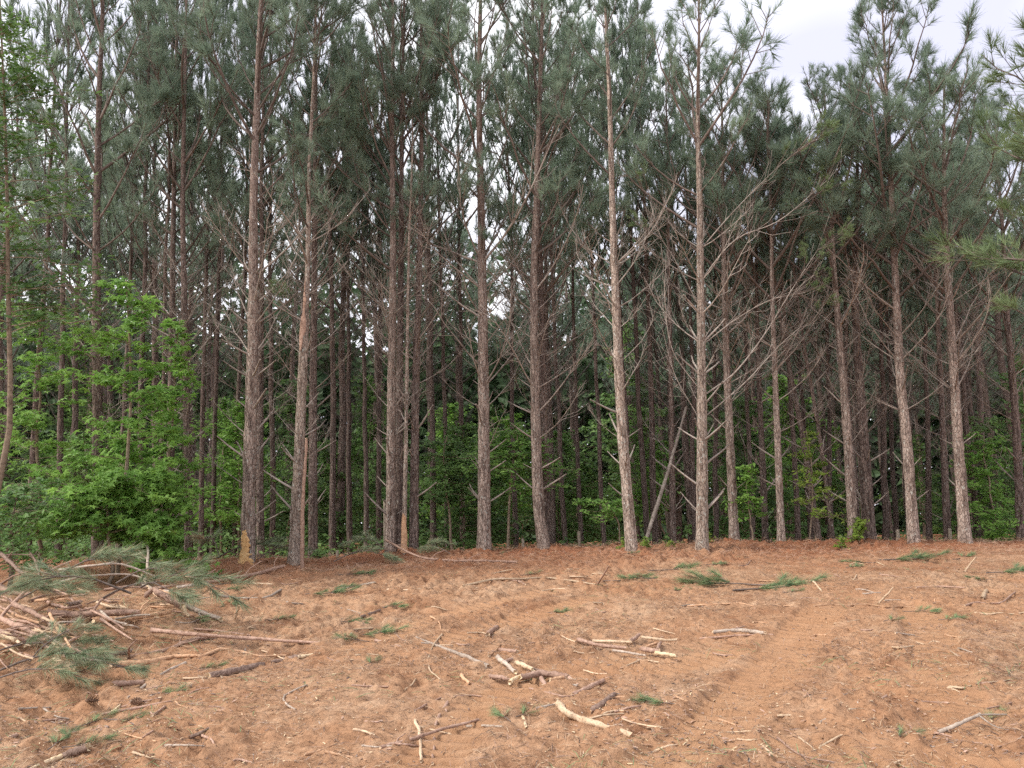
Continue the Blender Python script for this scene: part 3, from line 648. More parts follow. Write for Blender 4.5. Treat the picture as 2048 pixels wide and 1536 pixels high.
while y < 43:
    half = 0.70 * y + 2.5; x = -half + rf.uniform(0, 2)
    while x < half:
        xx, yy = x + rf.normal(0, 0.45), y + rf.normal(0, 0.5)
        fx = xx / (0.667 * yy)
        tall = (1.14 if fx < -0.2 else (1.08 if fx < 0.22 else 0.86)) + 0.007 * (yy - 18)
        if fx < 0.2 and (rf.rand() < 0.38 or yy > 37): x += 2.5; continue
        if all((xx - a) ** 2 + (yy - b) ** 2 > 1.2 for a, b in taken[-60:]):
            far_pine(xx, yy, tall * rf.uniform(0.9, 1.08), INNER_LABEL, (rf.normal(-0.01, 0.02), rf.normal(0, 0.02)), rf.uniform(0.85, 1.2)); taken.append((xx, yy))
        x += rf.uniform(2.6, 4.2) * (0.75 + y / 90) * (0.72 if fx > 0.2 else 1.0)
    y += rf.uniform(3.0, 3.8); row += 1
print('pines', len(taken))

# ------------------------------------------------------------------ broadleaf saplings and shrubs
def leaf_shape(kind):
    if kind == 'star':      # five-pointed sweetgum leaf, 10 triangles round the middle
        a = math.pi / 2 + np.arange(10) * math.pi / 5; r = np.where(np.arange(10) % 2 == 0, 0.5, 0.2); r[5] = 0.12
        v = [[0, 0.0, 0.0]] + [[math.cos(t) * q, math.sin(t) * q, 0.05 * (i % 2) - 0.06 * (i % 2 == 0)] for i, (t, q) in enumerate(zip(a, r))]
        return np.array(v), np.array([[0, 1 + i, 1 + (i + 1) % 10] for i in range(10)])
    if kind == 'oval':      # folded oval leaf
        v = [[0, -0.5, 0], [0.2, -0.15, 0.05], [0.17, 0.2, 0.04], [0, 0.55, -0.04], [-0.17, 0.2, 0.04], [-0.2, -0.15, 0.05], [0, 0.0, 0]]
        return np.array(v), np.array([[6, 0, 1], [6, 1, 2], [6, 2, 3], [6, 3, 4], [6, 4, 5], [6, 5, 0]])
    v = [[0, -0.5, 0], [0.27, 0, 0.06], [0, 0.55, -0.03], [-0.27, 0, 0.06]]
    return np.array(v), np.array([[0, 1, 2], [0, 2, 3]])
def scatter_leaves(rng, pos, size, kind, tilt=0.5):
    v, f = leaf_shape(kind); n = len(pos); pos = np.asarray(pos)
    nz = norm(np.stack([rng.normal(0, tilt, n), rng.normal(0, tilt, n) - 0.4, np.ones(n)], -1))
    a = rng.uniform(0, 2 * math.pi, n); t = np.stack([np.cos(a), np.sin(a), np.zeros(n)], -1)
    x = norm(np.cross(t, nz)); y = np.cross(nz, x); s = size * rng.uniform(0.6, 1.2, n)
    M = np.stack([x, y, nz], -1) * s[:, None, None]
    V = np.einsum('nij,vj->nvi', M, v) + pos[:, None, :]
    F = (f[None] + (np.arange(n) * len(v))[:, None, None]).reshape(-1, 3)
    return V.reshape(-1, 3), F
def sapling_mb(rng, H, spread, z0, n_br, per, kind, size, curve=None, r0=0.03, flat=0.5, layered=False, up=0.5):
    """stem, branches and leaves of a young broadleaf tree in local coordinates"""
    n = 12; t = np.linspace(0, 1, n)
    P = np.stack([np.cumsum(rng.normal(0, 0.02 * H, n)) * 0.7, np.cumsum(rng.normal(0, 0.02 * H, n)) * 0.7, t * H], -1); P[0] = 0
    if curve is not None: P = curve_pts(curve, n)
    st = MB(); v, q, cp = tube(P, r0 * (1 - 0.85 * t) + 0.004, 7); st.add(v, q, 0); st.add(v, cp, 0)
    br = MB(); pos = []
    for i in range(n_br):
        u = z0 + (1 - z0) * (i + rng.uniform(0, 0.9)) / n_br
        if layered: u = z0 + (1 - z0) * (round(u * 6) / 6.0 * 0.9 + rng.uniform(-0.02, 0.02)); u = min(max(u, z0), 0.98)
        k = min(int(u * (n - 1)), n - 2); fr = u * (n - 1) - k; p0 = P[k] * (1 - fr) + P[k + 1] * fr
        a = rng.uniform(0, 6.283); L = spread * rng.uniform(0.5, 1.1) * (1.15 - 0.75 * (u - z0) / (1 - z0 + 1e-6))
        d = norm(np.array([math.cos(a), math.sin(a), rng.uniform(0.1, 0.8) * up]))
        m = 5; tt = np.linspace(0, 1, m)[:, None]
        B = p0 + d * L * tt + np.array([0, 0, -0.12 * L]) * tt ** 2 + rng.normal(0, 0.04 * L, (m, 3)) * tt
        v, q, cp = tube(B, np.linspace(0.008, 0.0025, m) * (0.6 + L * 0.5), 3, cap=False); br.add(v, q, 0)
        for j in range(int(per * (0.4 + L / spread))):
            w = rng.uniform(0.2, 1.05); kk = min(int(w * (m - 1)), m - 2); pb = B[kk] + (B[kk + 1] - B[kk]) * (w * (m - 1) - kk)
            sd = rng.normal(0, 1, 3); sd[2] *= 0.35; sd = norm(sd); l2 = L * rng.uniform(0.08, 0.32)
            e = pb + sd * l2
            if j % 2 == 0:
                v, q, cp = tube(np.stack([pb, e]), [0.003, 0.0015], 3, cap=False); br.add(v, q, 0)
            for _ in range(3): pos.append(e + rng.normal(0, 0.5 * size, 3) * np.array([1, 1, 0.5]))
            pos.append(pb + sd * l2 * rng.uniform(0.3, 0.8) + np.array([0, 0, rng.uniform(-0.3, 0.3) * size]))
    V, F = scatter_leaves(rng, pos, size, kind, flat)
    lf = MB(); lf.add(V, F, 0, False)
    return st, br, lf
def sapling(label, name, base, depth, H, spread, z0, n_br, per, kind, size, leafmat, seed, cat='sapling', group=None, path=None, **kw):
    rng = np.random.RandomState(seed)
    B = at_depth(base[0], base[1], depth) if depth else raycast(ground_macro, *base)
    B[2] = gz(B[0], B[1]) - 0.03
    if path: kw['curve'] = [np.zeros(3)] + [np.array([*(at_depth(x, y, B[1]) - B)]) for x, y in path]
    st, br, lf = sapling_mb(rng, H, spread, z0, n_br, per, kind, size, **kw)
    root = empty(name, B, label, cat, group)
    link('trunk', st.mesh('stem', [M_STEM]), root); link('branches', br.mesh('twigs', [M_STEM]), root); link('crown', lf.mesh('leaves', [leafmat]), root)
    return root
GUM = 'sweetgum saplings at the left'
sapling('tall sweetgum sapling with star leaves in front of the straight left pine', 'sweetgum_sapling', (235, 1140), 12.4, 5.2, 1.15, 0.22, 40, 11, 'star', 0.17, M_GUM, 1, group=GUM, path=[(243, 1050), (256, 900), (262, 760), (252, 560)], r0=0.035)
sapling('dense low sweetgum bush with glossy leaves down to the bare ground', 'sweetgum_bush', (338, 1165), 11.9, 1.75, 0.75, 0.05, 44, 12, 'star', 0.15, M_GUM, 2, 'bush', GUM)
sapling('spreading sweetgum bush right above the pile of cut branches', 'sweetgum_bush', (215, 1120), 11.6, 1.6, 0.95, 0.40, 36, 11, 'star', 0.16, M_GUM, 3, 'bush', GUM)
sapling('broad sweetgum sapling filling the left border behind the cut branches', 'sweetgum_sapling', (75, 1110), 13.2, 4.6, 1.5, 0.12, 44, 10, 'star', 0.16, M_GUM, 4, group=GUM, r0=0.035)
sapling('slender sweetgum sapling whose leaves hang beside the reddish slim pine', 'sweetgum_sapling', (345, 1120), 13.4, 4.2, 0.62, 0.30, 30, 9, 'star', 0.16, M_GUM, 5, group=GUM, path=[(330, 1000), (345, 850), (352, 700), (360, 640)], r0=0.025)
sapling('sweetgum thicket at the left border, lowest leaves behind the pine tops', 'sweetgum_bush', (20, 1130), 11.2, 1.5, 1.1, 0.15, 40, 12, 'oval', 0.10, M_UNDER, 6, 'bush', GUM)
sapling('tall dark-leaved tree at the upper left border', 'broadleaf_tree', (-60, 1150), 10.5, 8.2, 1.5, 0.42, 90, 16, 'oval', 0.11, M_UNDER, 7, 'tree', None, path=[(-10, 1000), (20, 850), (17, 600), (12, 300), (0, 0)], r0=0.042)
sapling('young dogwood with flat bright green leaf layers behind the stout middle pine', 'dogwood_sapling', (1015, 1090), 15.6, 3.1, 1.35, 0.36, 40, 16, 'oval', 0.11, M_DOG, 8, path=[(1020, 980), (1030, 900), (1040, 850)], layered=True, flat=0.3, up=0.2)
sapling('darker dogwood left of the stout middle pine', 'dogwood_sapling', (905, 1085), 16.0, 2.6, 1.15, 0.34, 36, 15, 'oval', 0.11, M_UNDER, 9, layered=True, flat=0.3, up=0.2)
sapling('small arching sapling with thin leaves left of the pale leaning pine', 'arching_sapling', (1240, 1098), 14.6, 1.7, 0.6, 0.35, 24, 9, 'oval', 0.09, M_DOG, 10, path=[(1235, 1040), (1205, 1010), (1150, 1005)], flat=0.3, r0=0.014)
sapling('yellow-green sapling with sparse small leaves among the leaning stems', 'leafy_sapling', (1618, 1092), 14.6, 2.4, 0.62, 0.22, 30, 8, 'oval', 0.075, M_YELLOW, 11, path=[(1625, 1000), (1622, 920), (1612, 860)], r0=0.014)
sapling('small dark green sapling between the slim brown pine and the pale grey pine', 'leafy_sapling', (1507, 1090), 14.5, 1.5, 0.45, 0.3, 22, 8, 'oval', 0.10, M_GUM, 12, r0=0.016)
sapling('clump of bright green sprouts on the bank under the leaning pine', 'green_sprouts', (1718, 1092), 14.0, 0.42, 0.24, 0.1, 16, 5, 'oval', 0.09, M_YELLOW, 13, 'plant', r0=0.006)
for i, (px, py, lab) in enumerate([(1415, 1088, 'tiny green seedling left of the foot of the needle-bedded pine'), (1345, 1096, 'tiny seedling at the foot of the rusty slim pine'), (1292, 1098, 'tiny seedling at the foot of the leaning dead pole'),
                                   (1685, 1100, 'small yellow-green seedling against the fence post by the sprouts'), (1250, 1102, 'tiny seedling left of the pale leaning pine foot'), (640, 1112, 'small whitish-leaved weed beside the split pine')]):
    sapling(lab, 'seedling', (px, py), None, 0.24, 0.14, 0.2, 9, 4, 'oval', 0.07, M_YELLOW if i != 5 else M_UNDER, 30 + i, 'plant', r0=0.004)
RIGHT = 'broadleaf shrubs under the pines at the right border'
for i, (px, d, H, sp, lab) in enumerate([(2010, 16.5, 2.6, 1.2, 'shaded leafy shrub under the rightmost pines'), (1960, 18.5, 3.4, 1.3, 'taller shaded shrub behind the rightmost big pine'), (2060, 17.5, 4.6, 1.5, 'dark leafy young tree cut by the right border')]):
    sapling(lab, 'understory_shrub', (px, 1080), d, H, sp, 0.08, 46, 13, 'oval', 0.12, M_UNDER if i != 0 else M_GUM, 50 + i, 'shrub', RIGHT)

# understory deeper in the wood: a few young trees, copied
UPROTO = []
for i, (H, sp, z0, mat) in enumerate([(3.6, 1.5, 0.12, M_UNDER), (5.6, 1.6, 0.2, M_UNDER), (2.4, 1.3, 0.08, M_UNDER), (4.6, 1.4, 0.25, M_GUM), (7.2, 1.7, 0.3, M_UNDER)]):
    st, br, lf = sapling_mb(np.random.RandomState(900 + i), H, sp, z0, 60, 15, 'quad', 0.15, r0=0.035, flat=0.45)
    UPROTO.append((st.mesh('stem', [M_STEM]), br.mesh('twigs', [M_STEM]), lf.mesh('leaves', [mat])))
ru = np.random.RandomState(31); UNDER = 'broadleaf understory among the inner pines'
def under(x, y, k, s):
    o = empty('understory_tree', (x, y, gz(x, y) - 0.05), 'dark green broadleaf young tree among the inner pines', 'tree', UNDER)
    o.rotation_euler = (0, 0, ru.uniform(0, 6.28)); o.scale = (s, s, s)
    for nm, me in zip(('trunk', 'branches', 'crown'), UPROTO[k]): link(nm, me, o)
for yy in np.arange(18.0, 46.0, 2.0):
    half = 0.70 * yy + 1.5; x = -half + ru.uniform(0, 2)
    while x < half:
        fx = x / (0.667 * yy)
        keep = 0.8 if fx < -0.25 else (0.6 if fx < 0.25 else 0.22)
        if yy > 26: keep = min(1, keep + 0.15)
        if ru.rand() < keep and not (yy < 20 and fx > 0.1):
            k = ru.randint(5) if yy > 24 else (0, 2, 3, 0, 1)[ru.randint(5)]
            under(x + ru.normal(0, 0.5), yy + ru.normal(0, 0.6), k, ru.uniform(0.75, 1.2))
        x += ru.uniform(2.0, 3.6) * (0.7 + yy / 36)
# far-off wood closing the view: reads as one mass
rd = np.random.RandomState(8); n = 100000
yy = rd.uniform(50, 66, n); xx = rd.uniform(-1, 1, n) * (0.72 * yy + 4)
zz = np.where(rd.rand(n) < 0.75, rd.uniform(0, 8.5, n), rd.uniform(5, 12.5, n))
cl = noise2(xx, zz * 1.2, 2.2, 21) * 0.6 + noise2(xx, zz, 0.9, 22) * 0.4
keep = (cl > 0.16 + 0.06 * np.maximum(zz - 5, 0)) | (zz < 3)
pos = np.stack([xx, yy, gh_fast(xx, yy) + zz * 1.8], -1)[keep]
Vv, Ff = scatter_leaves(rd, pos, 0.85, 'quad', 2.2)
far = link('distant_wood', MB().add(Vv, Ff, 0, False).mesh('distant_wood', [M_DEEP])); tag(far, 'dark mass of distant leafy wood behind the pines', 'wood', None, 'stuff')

# low green undergrowth on the wood floor
n = 30000; yy = 15.6 + 22 * rd.rand(n) ** 1.3; xx = rd.uniform(-1, 1, n) * (0.72 * yy + 2)
dens = noise2(xx, yy, 1.1, 41) * 0.55 + noise2(xx, yy, 0.45, 42) * 0.45 + 0.22 * (xx < -0.12 * yy) - 0.06 * (xx > 0.2 * yy)
k = dens > 0.46; xx, yy, dens = xx[k], yy[k], dens[k]
pos = np.stack([xx, yy, gh_fast(xx, yy) + rd.rand(len(xx)) ** 1.2 * (0.25 + 1.6 * (dens - 0.46))], -1)
Vv, Ff = scatter_leaves(rd, pos, 0.13, 'quad', 0.5)
tag(link('undergrowth', MB().add(Vv, Ff, 0, False).mesh('undergrowth', [M_UNDER])), 'low green undergrowth covering the floor among the pines', 'undergrowth', None, 'stuff')

# ------------------------------------------------------------------ fence posts and the leaning dead pole
def fence_post(label, px, py_top, depth, wpx, tilt=0.0):
    top = at_depth(px, py_top, depth); z0 = gz(top[0], top[1]) - 0.25; h = top[2] - z0; r = wpx * depth / FPX / 2
    rng = np.random.RandomState(int(px)); mb = MB()
    Pp = np.array([[0, 0, 0], [tilt * h * 0.5, 0, h * 0.5], [tilt * h, 0, h * 0.97], [tilt * h, 0, h]])
    v, q, cp = tube(Pp, [r, r * 0.98, r * 0.95, r * 0.75], 9, 0.06, rng); mb.add(v, q, 0); mb.add(v, cp, 0, False)
    o = link('fence_post', mb.mesh('fence_post', [M_POST]), None, (top[0] - tilt * h, top[1], z0)); tag(o, label, 'post', 'old fence posts behind the bank')
fence_post('weathered fence post left of the thick dark pine', 1681, 1071, 14.9, 7)
fence_post('weathered fence post left of the tall reddish pine', 1795, 1059, 14.9, 7)
fence_post('mossy fence post left of the rightmost big pine', 1899, 1057, 15.0, 7)
fence_post('short fence post left of the bent-foot pine', 1046, 1077, 14.9, 6)
fence_post('pale fence post midway between the bent-foot pine and the pale leaning pine', 1158, 1062, 15.0, 7)
fence_post('short fence post right of the split pine', 675, 1101, 14.6, 6)
fence_post('broken snag left of the twin pines', 770, 1000, 14.8, 7)
def polyline_obj(name, label, cat, pts3, rads, mat, group=None, sides=8, seed=0, ends=None, twigs=0, parent=None):
    rng = np.random.RandomState(seed); pts3 = np.asarray(pts3); o0 = pts3[0].copy()
    P = curve_pts(pts3 - o0, max(10, 6 * len(pts3)))
    if len(pts3) == 2 and np.linalg.norm(P[-1]) > 0.25:      # no stick is dead straight
        L = np.linalg.norm(P[-1]); t = np.linspace(0, 1, len(P)); P = P + (np.sin(t * math.pi) * rng.normal(0, 0.018) * L)[:, None] * norm(rng.normal(size=3) * np.array([1, 1, 0.3])) 
    wob = np.cumsum(rng.normal(0, 0.05 if name == 'leaning_pole' else (0.10 if name == 'log' else 0.2), (len(P), 3)), 0) * np.mean(rads) * np.array([1, 1, 0.3]); wob -= np.linspace(0, 1, len(P))[:, None] * wob[-1]; P = P + wob
    r = np.interp(np.linspace(0, 1, len(P)), np.linspace(0, 1, len(rads)), rads) * (1 + rng.uniform(-0.14, 0.14, len(P)))
    mb = MB(); v, q, cp = tube(P, r, sides, 0.12, rng); e0 = norm(P[1] - P[0]); e1 = norm(P[-1] - P[-2])
    v[:sides] -= e0 * (rng.uniform(-0.2, 1.3, sides) * r[0])[:, None]; v[(len(P) - 1) * sides:len(P) * sides] += e1 * (rng.uniform(-0.2, 1.6, sides) * r[-1])[:, None]
    mb.add(v, q, 0); mb.add(v, cp, 1, False)
    for i in range(twigs):
        k = rng.randint(1, len(P) - 1); d = norm(P[k + 1 if k + 1 < len(P) else k] - P[k - 1]); s = norm(np.cross(d, rng.normal(size=3))); s[2] = abs(s[2])
        l = rng.uniform(3, 9) * r[k]; Q = np.stack([P[k], P[k] + (d * 0.6 + s) * l * 0.6, P[k] + (d * 1.3 + s * 1.1) * l])
        v, q, cp = tube(Q, [r[k] * 0.45, r[k] * 0.35, r[k] * 0.22], 5); mb.add(v, q, 0); mb.add(v, cp, 1, False)
    o = link(name, mb.mesh(name, [mat, ends or M_STICK_PALE]), parent, tuple(float(c) for c in o0))
    return tag(o, label, cat, group)
pA = at_depth(1288, 1099, 14.4); pA[2] = gz(pA[0], 14.4) - 0.02; pB_ = at_depth(1372, 815, 15.4)
polyline_obj('leaning_pole', 'dead bare pole leaning against the rusty slim pine', 'pole', [pA, (pA + pB_) / 2 + np.array([0.03, 0, 0.02]), pB_], [0.038, 0.033, 0.024], M_LIMB, seed=4)
sA = at_depth(604, 1131, 13.2); sA[2] = gz(sA[0], 13.2) - 0.03; sB_ = at_depth(613, 878, 13.2)
polyline_obj('dead_snag', 'thin reddish dead snag standing close against the split pine', 'snag', [sA, (sA + sB_) / 2, sB_], [0.036, 0.032, 0.022], M_STICK, seed=5)
# long limbs of the pale grey pine, sweeping up to the right, one still green at its tip
gRoot, gP, gR, gB = greyP
rl = np.random.RandomState(61)
for path, r0, green in [([(1408, 790), (1470, 745), (1535, 660), (1580, 585), (1635, 500)], 0.024, 8), ([(1408, 835), (1490, 765), (1560, 690), (1600, 655)], 0.017, 0), ([(1405, 690), (1470, 640), (1540, 600), (1610, 585)], 0.015, 3),
                        ([(1402, 560), (1470, 480), (1560, 440), (1655, 360)], 0.018, 7), ([(1400, 500), (1470, 420), (1550, 340), (1610, 290)], 0.017, 8), ([(1402, 620), (1350, 520), (1320, 470), (1300, 400)], 0.014, 3),
                        ([(1400, 780), (1345, 700), (1330, 600), (1332, 520)], 0.014, 0), ([(1400, 840), (1350, 750), (1325, 660)], 0.012, 0)]:
    ctrl = [at_depth(x, y, gB[1] - 0.10 * i) - gB for i, (x, y) in enumerate(path)]
    Pc = curve_pts(ctrl, 16); mb = MB(); rr = np.linspace(r0 * 0.72, 0.004, 16)
    v, q, cp = tube(Pc, rr, 6, 0.06, rl); mb.add(v, q, 0); tg = norm(np.gradient(Pc, axis=0))
    for i in range(15):
        k = rl.randint(4, 16); d = norm(tg[k] + rl.normal(0, 0.45, 3)); l = rl.uniform(0.25, 0.8)
        Q = np.stack([Pc[k], Pc[k] + d * l * 0.5, Pc[k] + d * l * 0.5 + norm(d + np.array([0, 0, 0.6]) + rl.normal(0, 0.2, 3)) * l * 0.5])
        v, q, cp = tube(Q, [rr[k] * 0.45, rr[k] * 0.35, 0.003], 4, cap=False); mb.add(v, q, 0)
    br_o = link('branch', mb.mesh('long_limb', [M_LIMB_PALE]), gRoot)
    if green:
        nm = MB()
        for i in range(green):
            k = rl.randint(10, 16); M3 = rot_bough(math.atan2(tg[k][1], tg[k][0]) + rl.normal(0, 0.7), 0.5 + rl.normal(0, 0.3), rl.uniform(-1, 1))
            nm.add_mb(LIVE[rl.randint(10)], M3 * rl.uniform(0.25, 0.45), Pc[k])
        link('needles', nm.mesh('limb_needles', [M_TWIG, M_NEEDLE_BRIGHT]), br_o)
# a torn green sprig caught in the break of the split pine
nm = MB()
for i in range(4): nm.add_mb(LIVE[i], rot_bough(math.pi * rl.uniform(0.7, 1.3), rl.uniform(-0.3, 0.3), rl.uniform(-1, 1)) * 0.3, np.array([np.interp(4.6, bP[:, 2], bP[:, 0]), -0.12, 4.6 + 0.1 * i]))
sp = link('hanging_sprig', nm.mesh('hanging_sprig', [M_TWIG, M_NEEDLE_CUT]), None, tuple(float(c) for c in bB)); tag(sp, 'torn green pine sprig caught in the break of the split pine', 'sprig')

# ------------------------------------------------------------------ cut branches and logs on the ground
SI = [0]
def stick(label, mat, path, w0, w1=None, lift=0.0, name='branch', cat='branch', group=None, twigs=0, ends=None, lifts=None):
    SI[0] += 1; w1 = w0 if w1 is None else w1
    n = len(path); ws = np.linspace(w0, w1, n); pts = []
    for i, (x, y) in enumerate(path):
        p = at_ground(x, y); r = ws[i] * p[1] / FPX / 2
        l = lifts[i] if lifts else lift
        if l:                                     # raised points are moved along the sight ray's ground track, then up
            q = raycast(lambda a, b: ground_macro(a, b) + l, x, y); p = q
        p = p.copy(); p[2] += r * 0.5; pts.append(p)
    rads = [w * p[1] / FPX / 2 for w, p in zip(ws, pts)]
    return polyline_obj(name, label, cat, pts, rads, mat, group, seed=SI[0] * 7 + 1, twigs=twigs, ends=ends)
B_, P_, G_, D_, O_ = M_STICK, M_STICK_PALE, M_STICK_GREY, M_STICK_DARK, M_PEEL
LOOSE = 'cut branches and logs lying on the bare ground'
stick('long smooth pinkish branch lying across, beyond the log with the sawn end', B_, [(305, 1263), (400, 1272), (520, 1279), (640, 1287)], 9, 5, group=LOOSE, lifts=[0.05, 0.07, 0.05, 0.01])
stick('dark rough log with a pale sawn end facing left', D_, [(418, 1356), (490, 1341), (555, 1326), (600, 1316)], 15, 9, name='log', cat='log', group=LOOSE, ends=M_WOOD)
stick('pale splintered tip at the far end of the dark rough log', M_WOOD, [(598, 1316), (640, 1307)], 8, 2, name='wood_splinter', cat='splinter', group=LOOSE)
stick('thick peeled reddish root-like branch left of the sawn dark log', O_, [(226, 1334), (290, 1330), (345, 1316), (400, 1313)], 14, 5, group=LOOSE)
stick('twisted peeled branch with a kink above the dark log', O_, [(398, 1316), (440, 1300), (480, 1303), (520, 1313), (570, 1312)], 7, 4, group=LOOSE)
stick('bent brown branch running under the long smooth pinkish branch', B_, [(262, 1314), (330, 1302), (380, 1283), (425, 1276)], 6, 8, group=LOOSE, twigs=2)
stick('brown log ending at the chopped block by the green needles', D_, [(146, 1334), (200, 1320), (258, 1306)], 14, 11, name='log', cat='log', group=LOOSE)
stick('chunky pale chopped block at the pile front', M_WOOD, [(112, 1326), (136, 1334), (156, 1342)], 16, 14, name='wood_block', cat='block', group=LOOSE, ends=M_WOOD)
stick('crooked grey twig left of the dark sawn log', G_, [(255, 1396), (290, 1372), (330, 1345), (370, 1327)], 5, 5, group=LOOSE)
stick('short pinkish log piece below the peeled root-like branch', B_, [(230, 1370), (285, 1367)], 11, 10, name='log', cat='log', group=LOOSE)
stick('brown stick above the two green sprigs near the bottom left', B_, [(205, 1430), (270, 1418), (340, 1404)], 6, 5, group=LOOSE)
stick('thin stick crossing above the cone at bottom left', B_, [(240, 1417), (275, 1406), (320, 1397)], 5, 3, group=LOOSE)
stick('short barky piece right of the green sprigs at bottom left', B_, [(305, 1432), (330, 1414)], 6, 5, group=LOOSE)
stick('pale split splinter standing by the green sprigs at bottom left', M_WOOD, [(222, 1428), (240, 1411)], 7, 3, name='wood_splinter', cat='splinter', group=LOOSE)
stick('split log with long pale torn tip at the bottom left corner', D_, [(172, 1500), (128, 1516)], 17, 14, name='log', cat='log', group=LOOSE, ends=M_WOOD)
stick('pale torn tip of the split log at the bottom left corner', M_WOOD, [(132, 1514), (100, 1524), (58, 1538)], 13, 3, name='wood_splinter', cat='splinter', group=LOOSE)
stick('stub of branch entering at the left border near the bottom', B_, [(-10, 1488), (32, 1472)], 9, 8, group=LOOSE)
stick('dark bark strip near the bottom, right of the green sprigs', D_, [(382, 1476), (417, 1458)], 8, 5, name='bark_strip', cat='bark', group=LOOSE)
stick('small curved stick below the dark bark strip', B_, [(400, 1472), (420, 1480), (432, 1492)], 6, 3, group=LOOSE)
stick('thin curved twig like a hook left of the crossed sticks', G_, [(590, 1420), (572, 1408), (570, 1392), (612, 1371)], 4, 3, group=LOOSE)
stick('long reddish stick lying across the two pale sticks at the bottom', B_, [(763, 1497), (830, 1478), (900, 1456), (955, 1441)], 8, 5, group=LOOSE, twigs=1, lifts=[0.0, 0.015, 0.015, 0.0])
stick('upright-looking pale stick under the long reddish stick', P_, [(830, 1443), (838, 1470), (842, 1523)], 7, 6, group=LOOSE)
stick('pinkish stick under the right half of the long reddish stick', B_, [(893, 1408), (872, 1450), (865, 1528)], 7, 5, group=LOOSE)
stick('smooth peeled pale log, bowed, the brightest piece near the bottom', P_, [(1117, 1412), (1132, 1428), (1160, 1441), (1205, 1456), (1262, 1474)], 14, 13, name='log', cat='log', group=LOOSE, ends=M_PEEL)
stick('straight pinkish log right of the heap of short pieces', B_, [(1147, 1391), (1180, 1377), (1207, 1362)], 9, 8, name='log', cat='log', group=LOOSE, lift=0.03)
stick('short dark-sided log above the bowed pale log', D_, [(1183, 1424), (1207, 1408), (1229, 1390)], 11, 9, name='log', cat='log', group=LOOSE)
stick('tapering weathered stake pointing up left of the heap of short pieces', G_, [(975, 1336), (905, 1305), (833, 1275)], 10, 3, group=LOOSE)
stick('short log standing alone in the middle of the bare soil', B_, [(975, 1272), (993, 1257)], 10, 9, name='log', cat='log', group=LOOSE)
stick('short barky log piece above the heap of short pieces', B_, [(1002, 1302), (1032, 1305)], 8, 8, name='log', cat='log', group=LOOSE)
HEAP = 'short wood pieces heaped in the middle'
for lab, mat, path, w in [
    ('grey piece slanting at the upper left of the middle heap', G_, [(997, 1318), (1030, 1345)], 9), ('pale-ended chunk on top of the middle heap', B_, [(1008, 1327), (1030, 1317)], 8),
    ('split piece with a pale point in the middle heap', P_, [(1033, 1327), (1064, 1340)], 10), ('longest log of the middle heap, lying flat', B_, [(1045, 1357), (1085, 1351), (1135, 1357)], 13),
    ('yellowish chunk at the left end of the longest heap log', M_WOOD, [(1022, 1366), (1046, 1352)], 8), ('grey-pink log at the front of the middle heap with a pale end', G_, [(1096, 1378), (1150, 1375)], 11),
    ('short log tilted at the front left of the middle heap', B_, [(1083, 1360), (1098, 1382)], 8), ('thin piece at the right end of the middle heap', B_, [(1133, 1353), (1156, 1371)], 8),
    ('bark-covered piece left of the middle heap', B_, [(982, 1355), (1014, 1359)], 9), ('small log under the longest heap log', D_, [(1118, 1366), (1142, 1371)], 8),
    ('dark sliver behind the longest heap log', D_, [(1060, 1336), (1098, 1347)], 5), ('orange split slab on the right of the middle heap', O_, [(1100, 1362), (1136, 1356)], 8)]:
    stick(lab, mat, path, w, w * 0.85, name='wood_piece', cat='wood piece', group=HEAP, ends=M_WOOD, lift=0.025)
stick('thin curving root below the middle heap', B_, [(1060, 1378), (1110, 1390), (1145, 1392), (1190, 1355)], 4, 3, group=LOOSE)
stick('thin brown twig left of the bowed pale log', G_, [(1072, 1418), (1120, 1407)], 5, 3, group=LOOSE)
stick('pale chip standing below the middle heap', M_WOOD, [(1046, 1437), (1053, 1456)], 7, 5, name='wood_splinter', cat='splinter', group=LOOSE)
RHEAP = 'broken pieces lying together right of the middle heap'
for lab, mat, path, w in [
    ('long pinkish log at the lower left of the right-hand row of pieces', B_, [(1156, 1281), (1200, 1292), (1250, 1298)], 8), ('pale peeled strip above the long pinkish log', P_, [(1188, 1284), (1262, 1286)], 7),
    ('short log tilted upward in the right-hand row of pieces', B_, [(1260, 1284), (1278, 1271)], 8), ('thick log piece at the right end of the right-hand row', B_, [(1285, 1300), (1318, 1305)], 10),
    ('small upright piece at the right end of the right-hand row', B_, [(1317, 1302), (1321, 1287)], 7), ('pale long strip at the top of the right-hand row', P_, [(1284, 1276), (1320, 1281), (1352, 1281)], 6),
    ('whitish broken slab at the right tail of the right-hand row', M_WOOD, [(1316, 1309), (1350, 1313)], 8), ('thin grey sliver under the long pinkish log', G_, [(1228, 1302), (1290, 1312)], 5), ('orange split bit in the right-hand row', O_, [(1292, 1296), (1312, 1288)], 6)]:
    stick(lab, mat, path, w, w * 0.85, name='wood_piece', cat='wood piece', group=RHEAP, lift=0.012)
stick('pale fallen branch lying beyond the bare soil, middle', P_, [(927, 1173), (985, 1161), (1045, 1159), (1100, 1158), (1190, 1170)], 4, 4, group=LOOSE, twigs=2)
stick('kinked branch beside the pale fallen branch in the middle', B_, [(1000, 1158), (1035, 1163), (1050, 1170)], 5, 4, group=LOOSE)
stick('leaning thin stick right of the pale fallen branch', B_, [(1195, 1170), (1217, 1133)], 4, 3, group=LOOSE, lifts=[0, 0.3])
stick('long torn root strip crossing the right of the ground', O_, [(1370, 1213), (1420, 1210), (1480, 1208), (1505, 1213), (1540, 1210), (1570, 1213), (1600, 1209)], 3.2, 2.5, twigs=4, group=LOOSE)
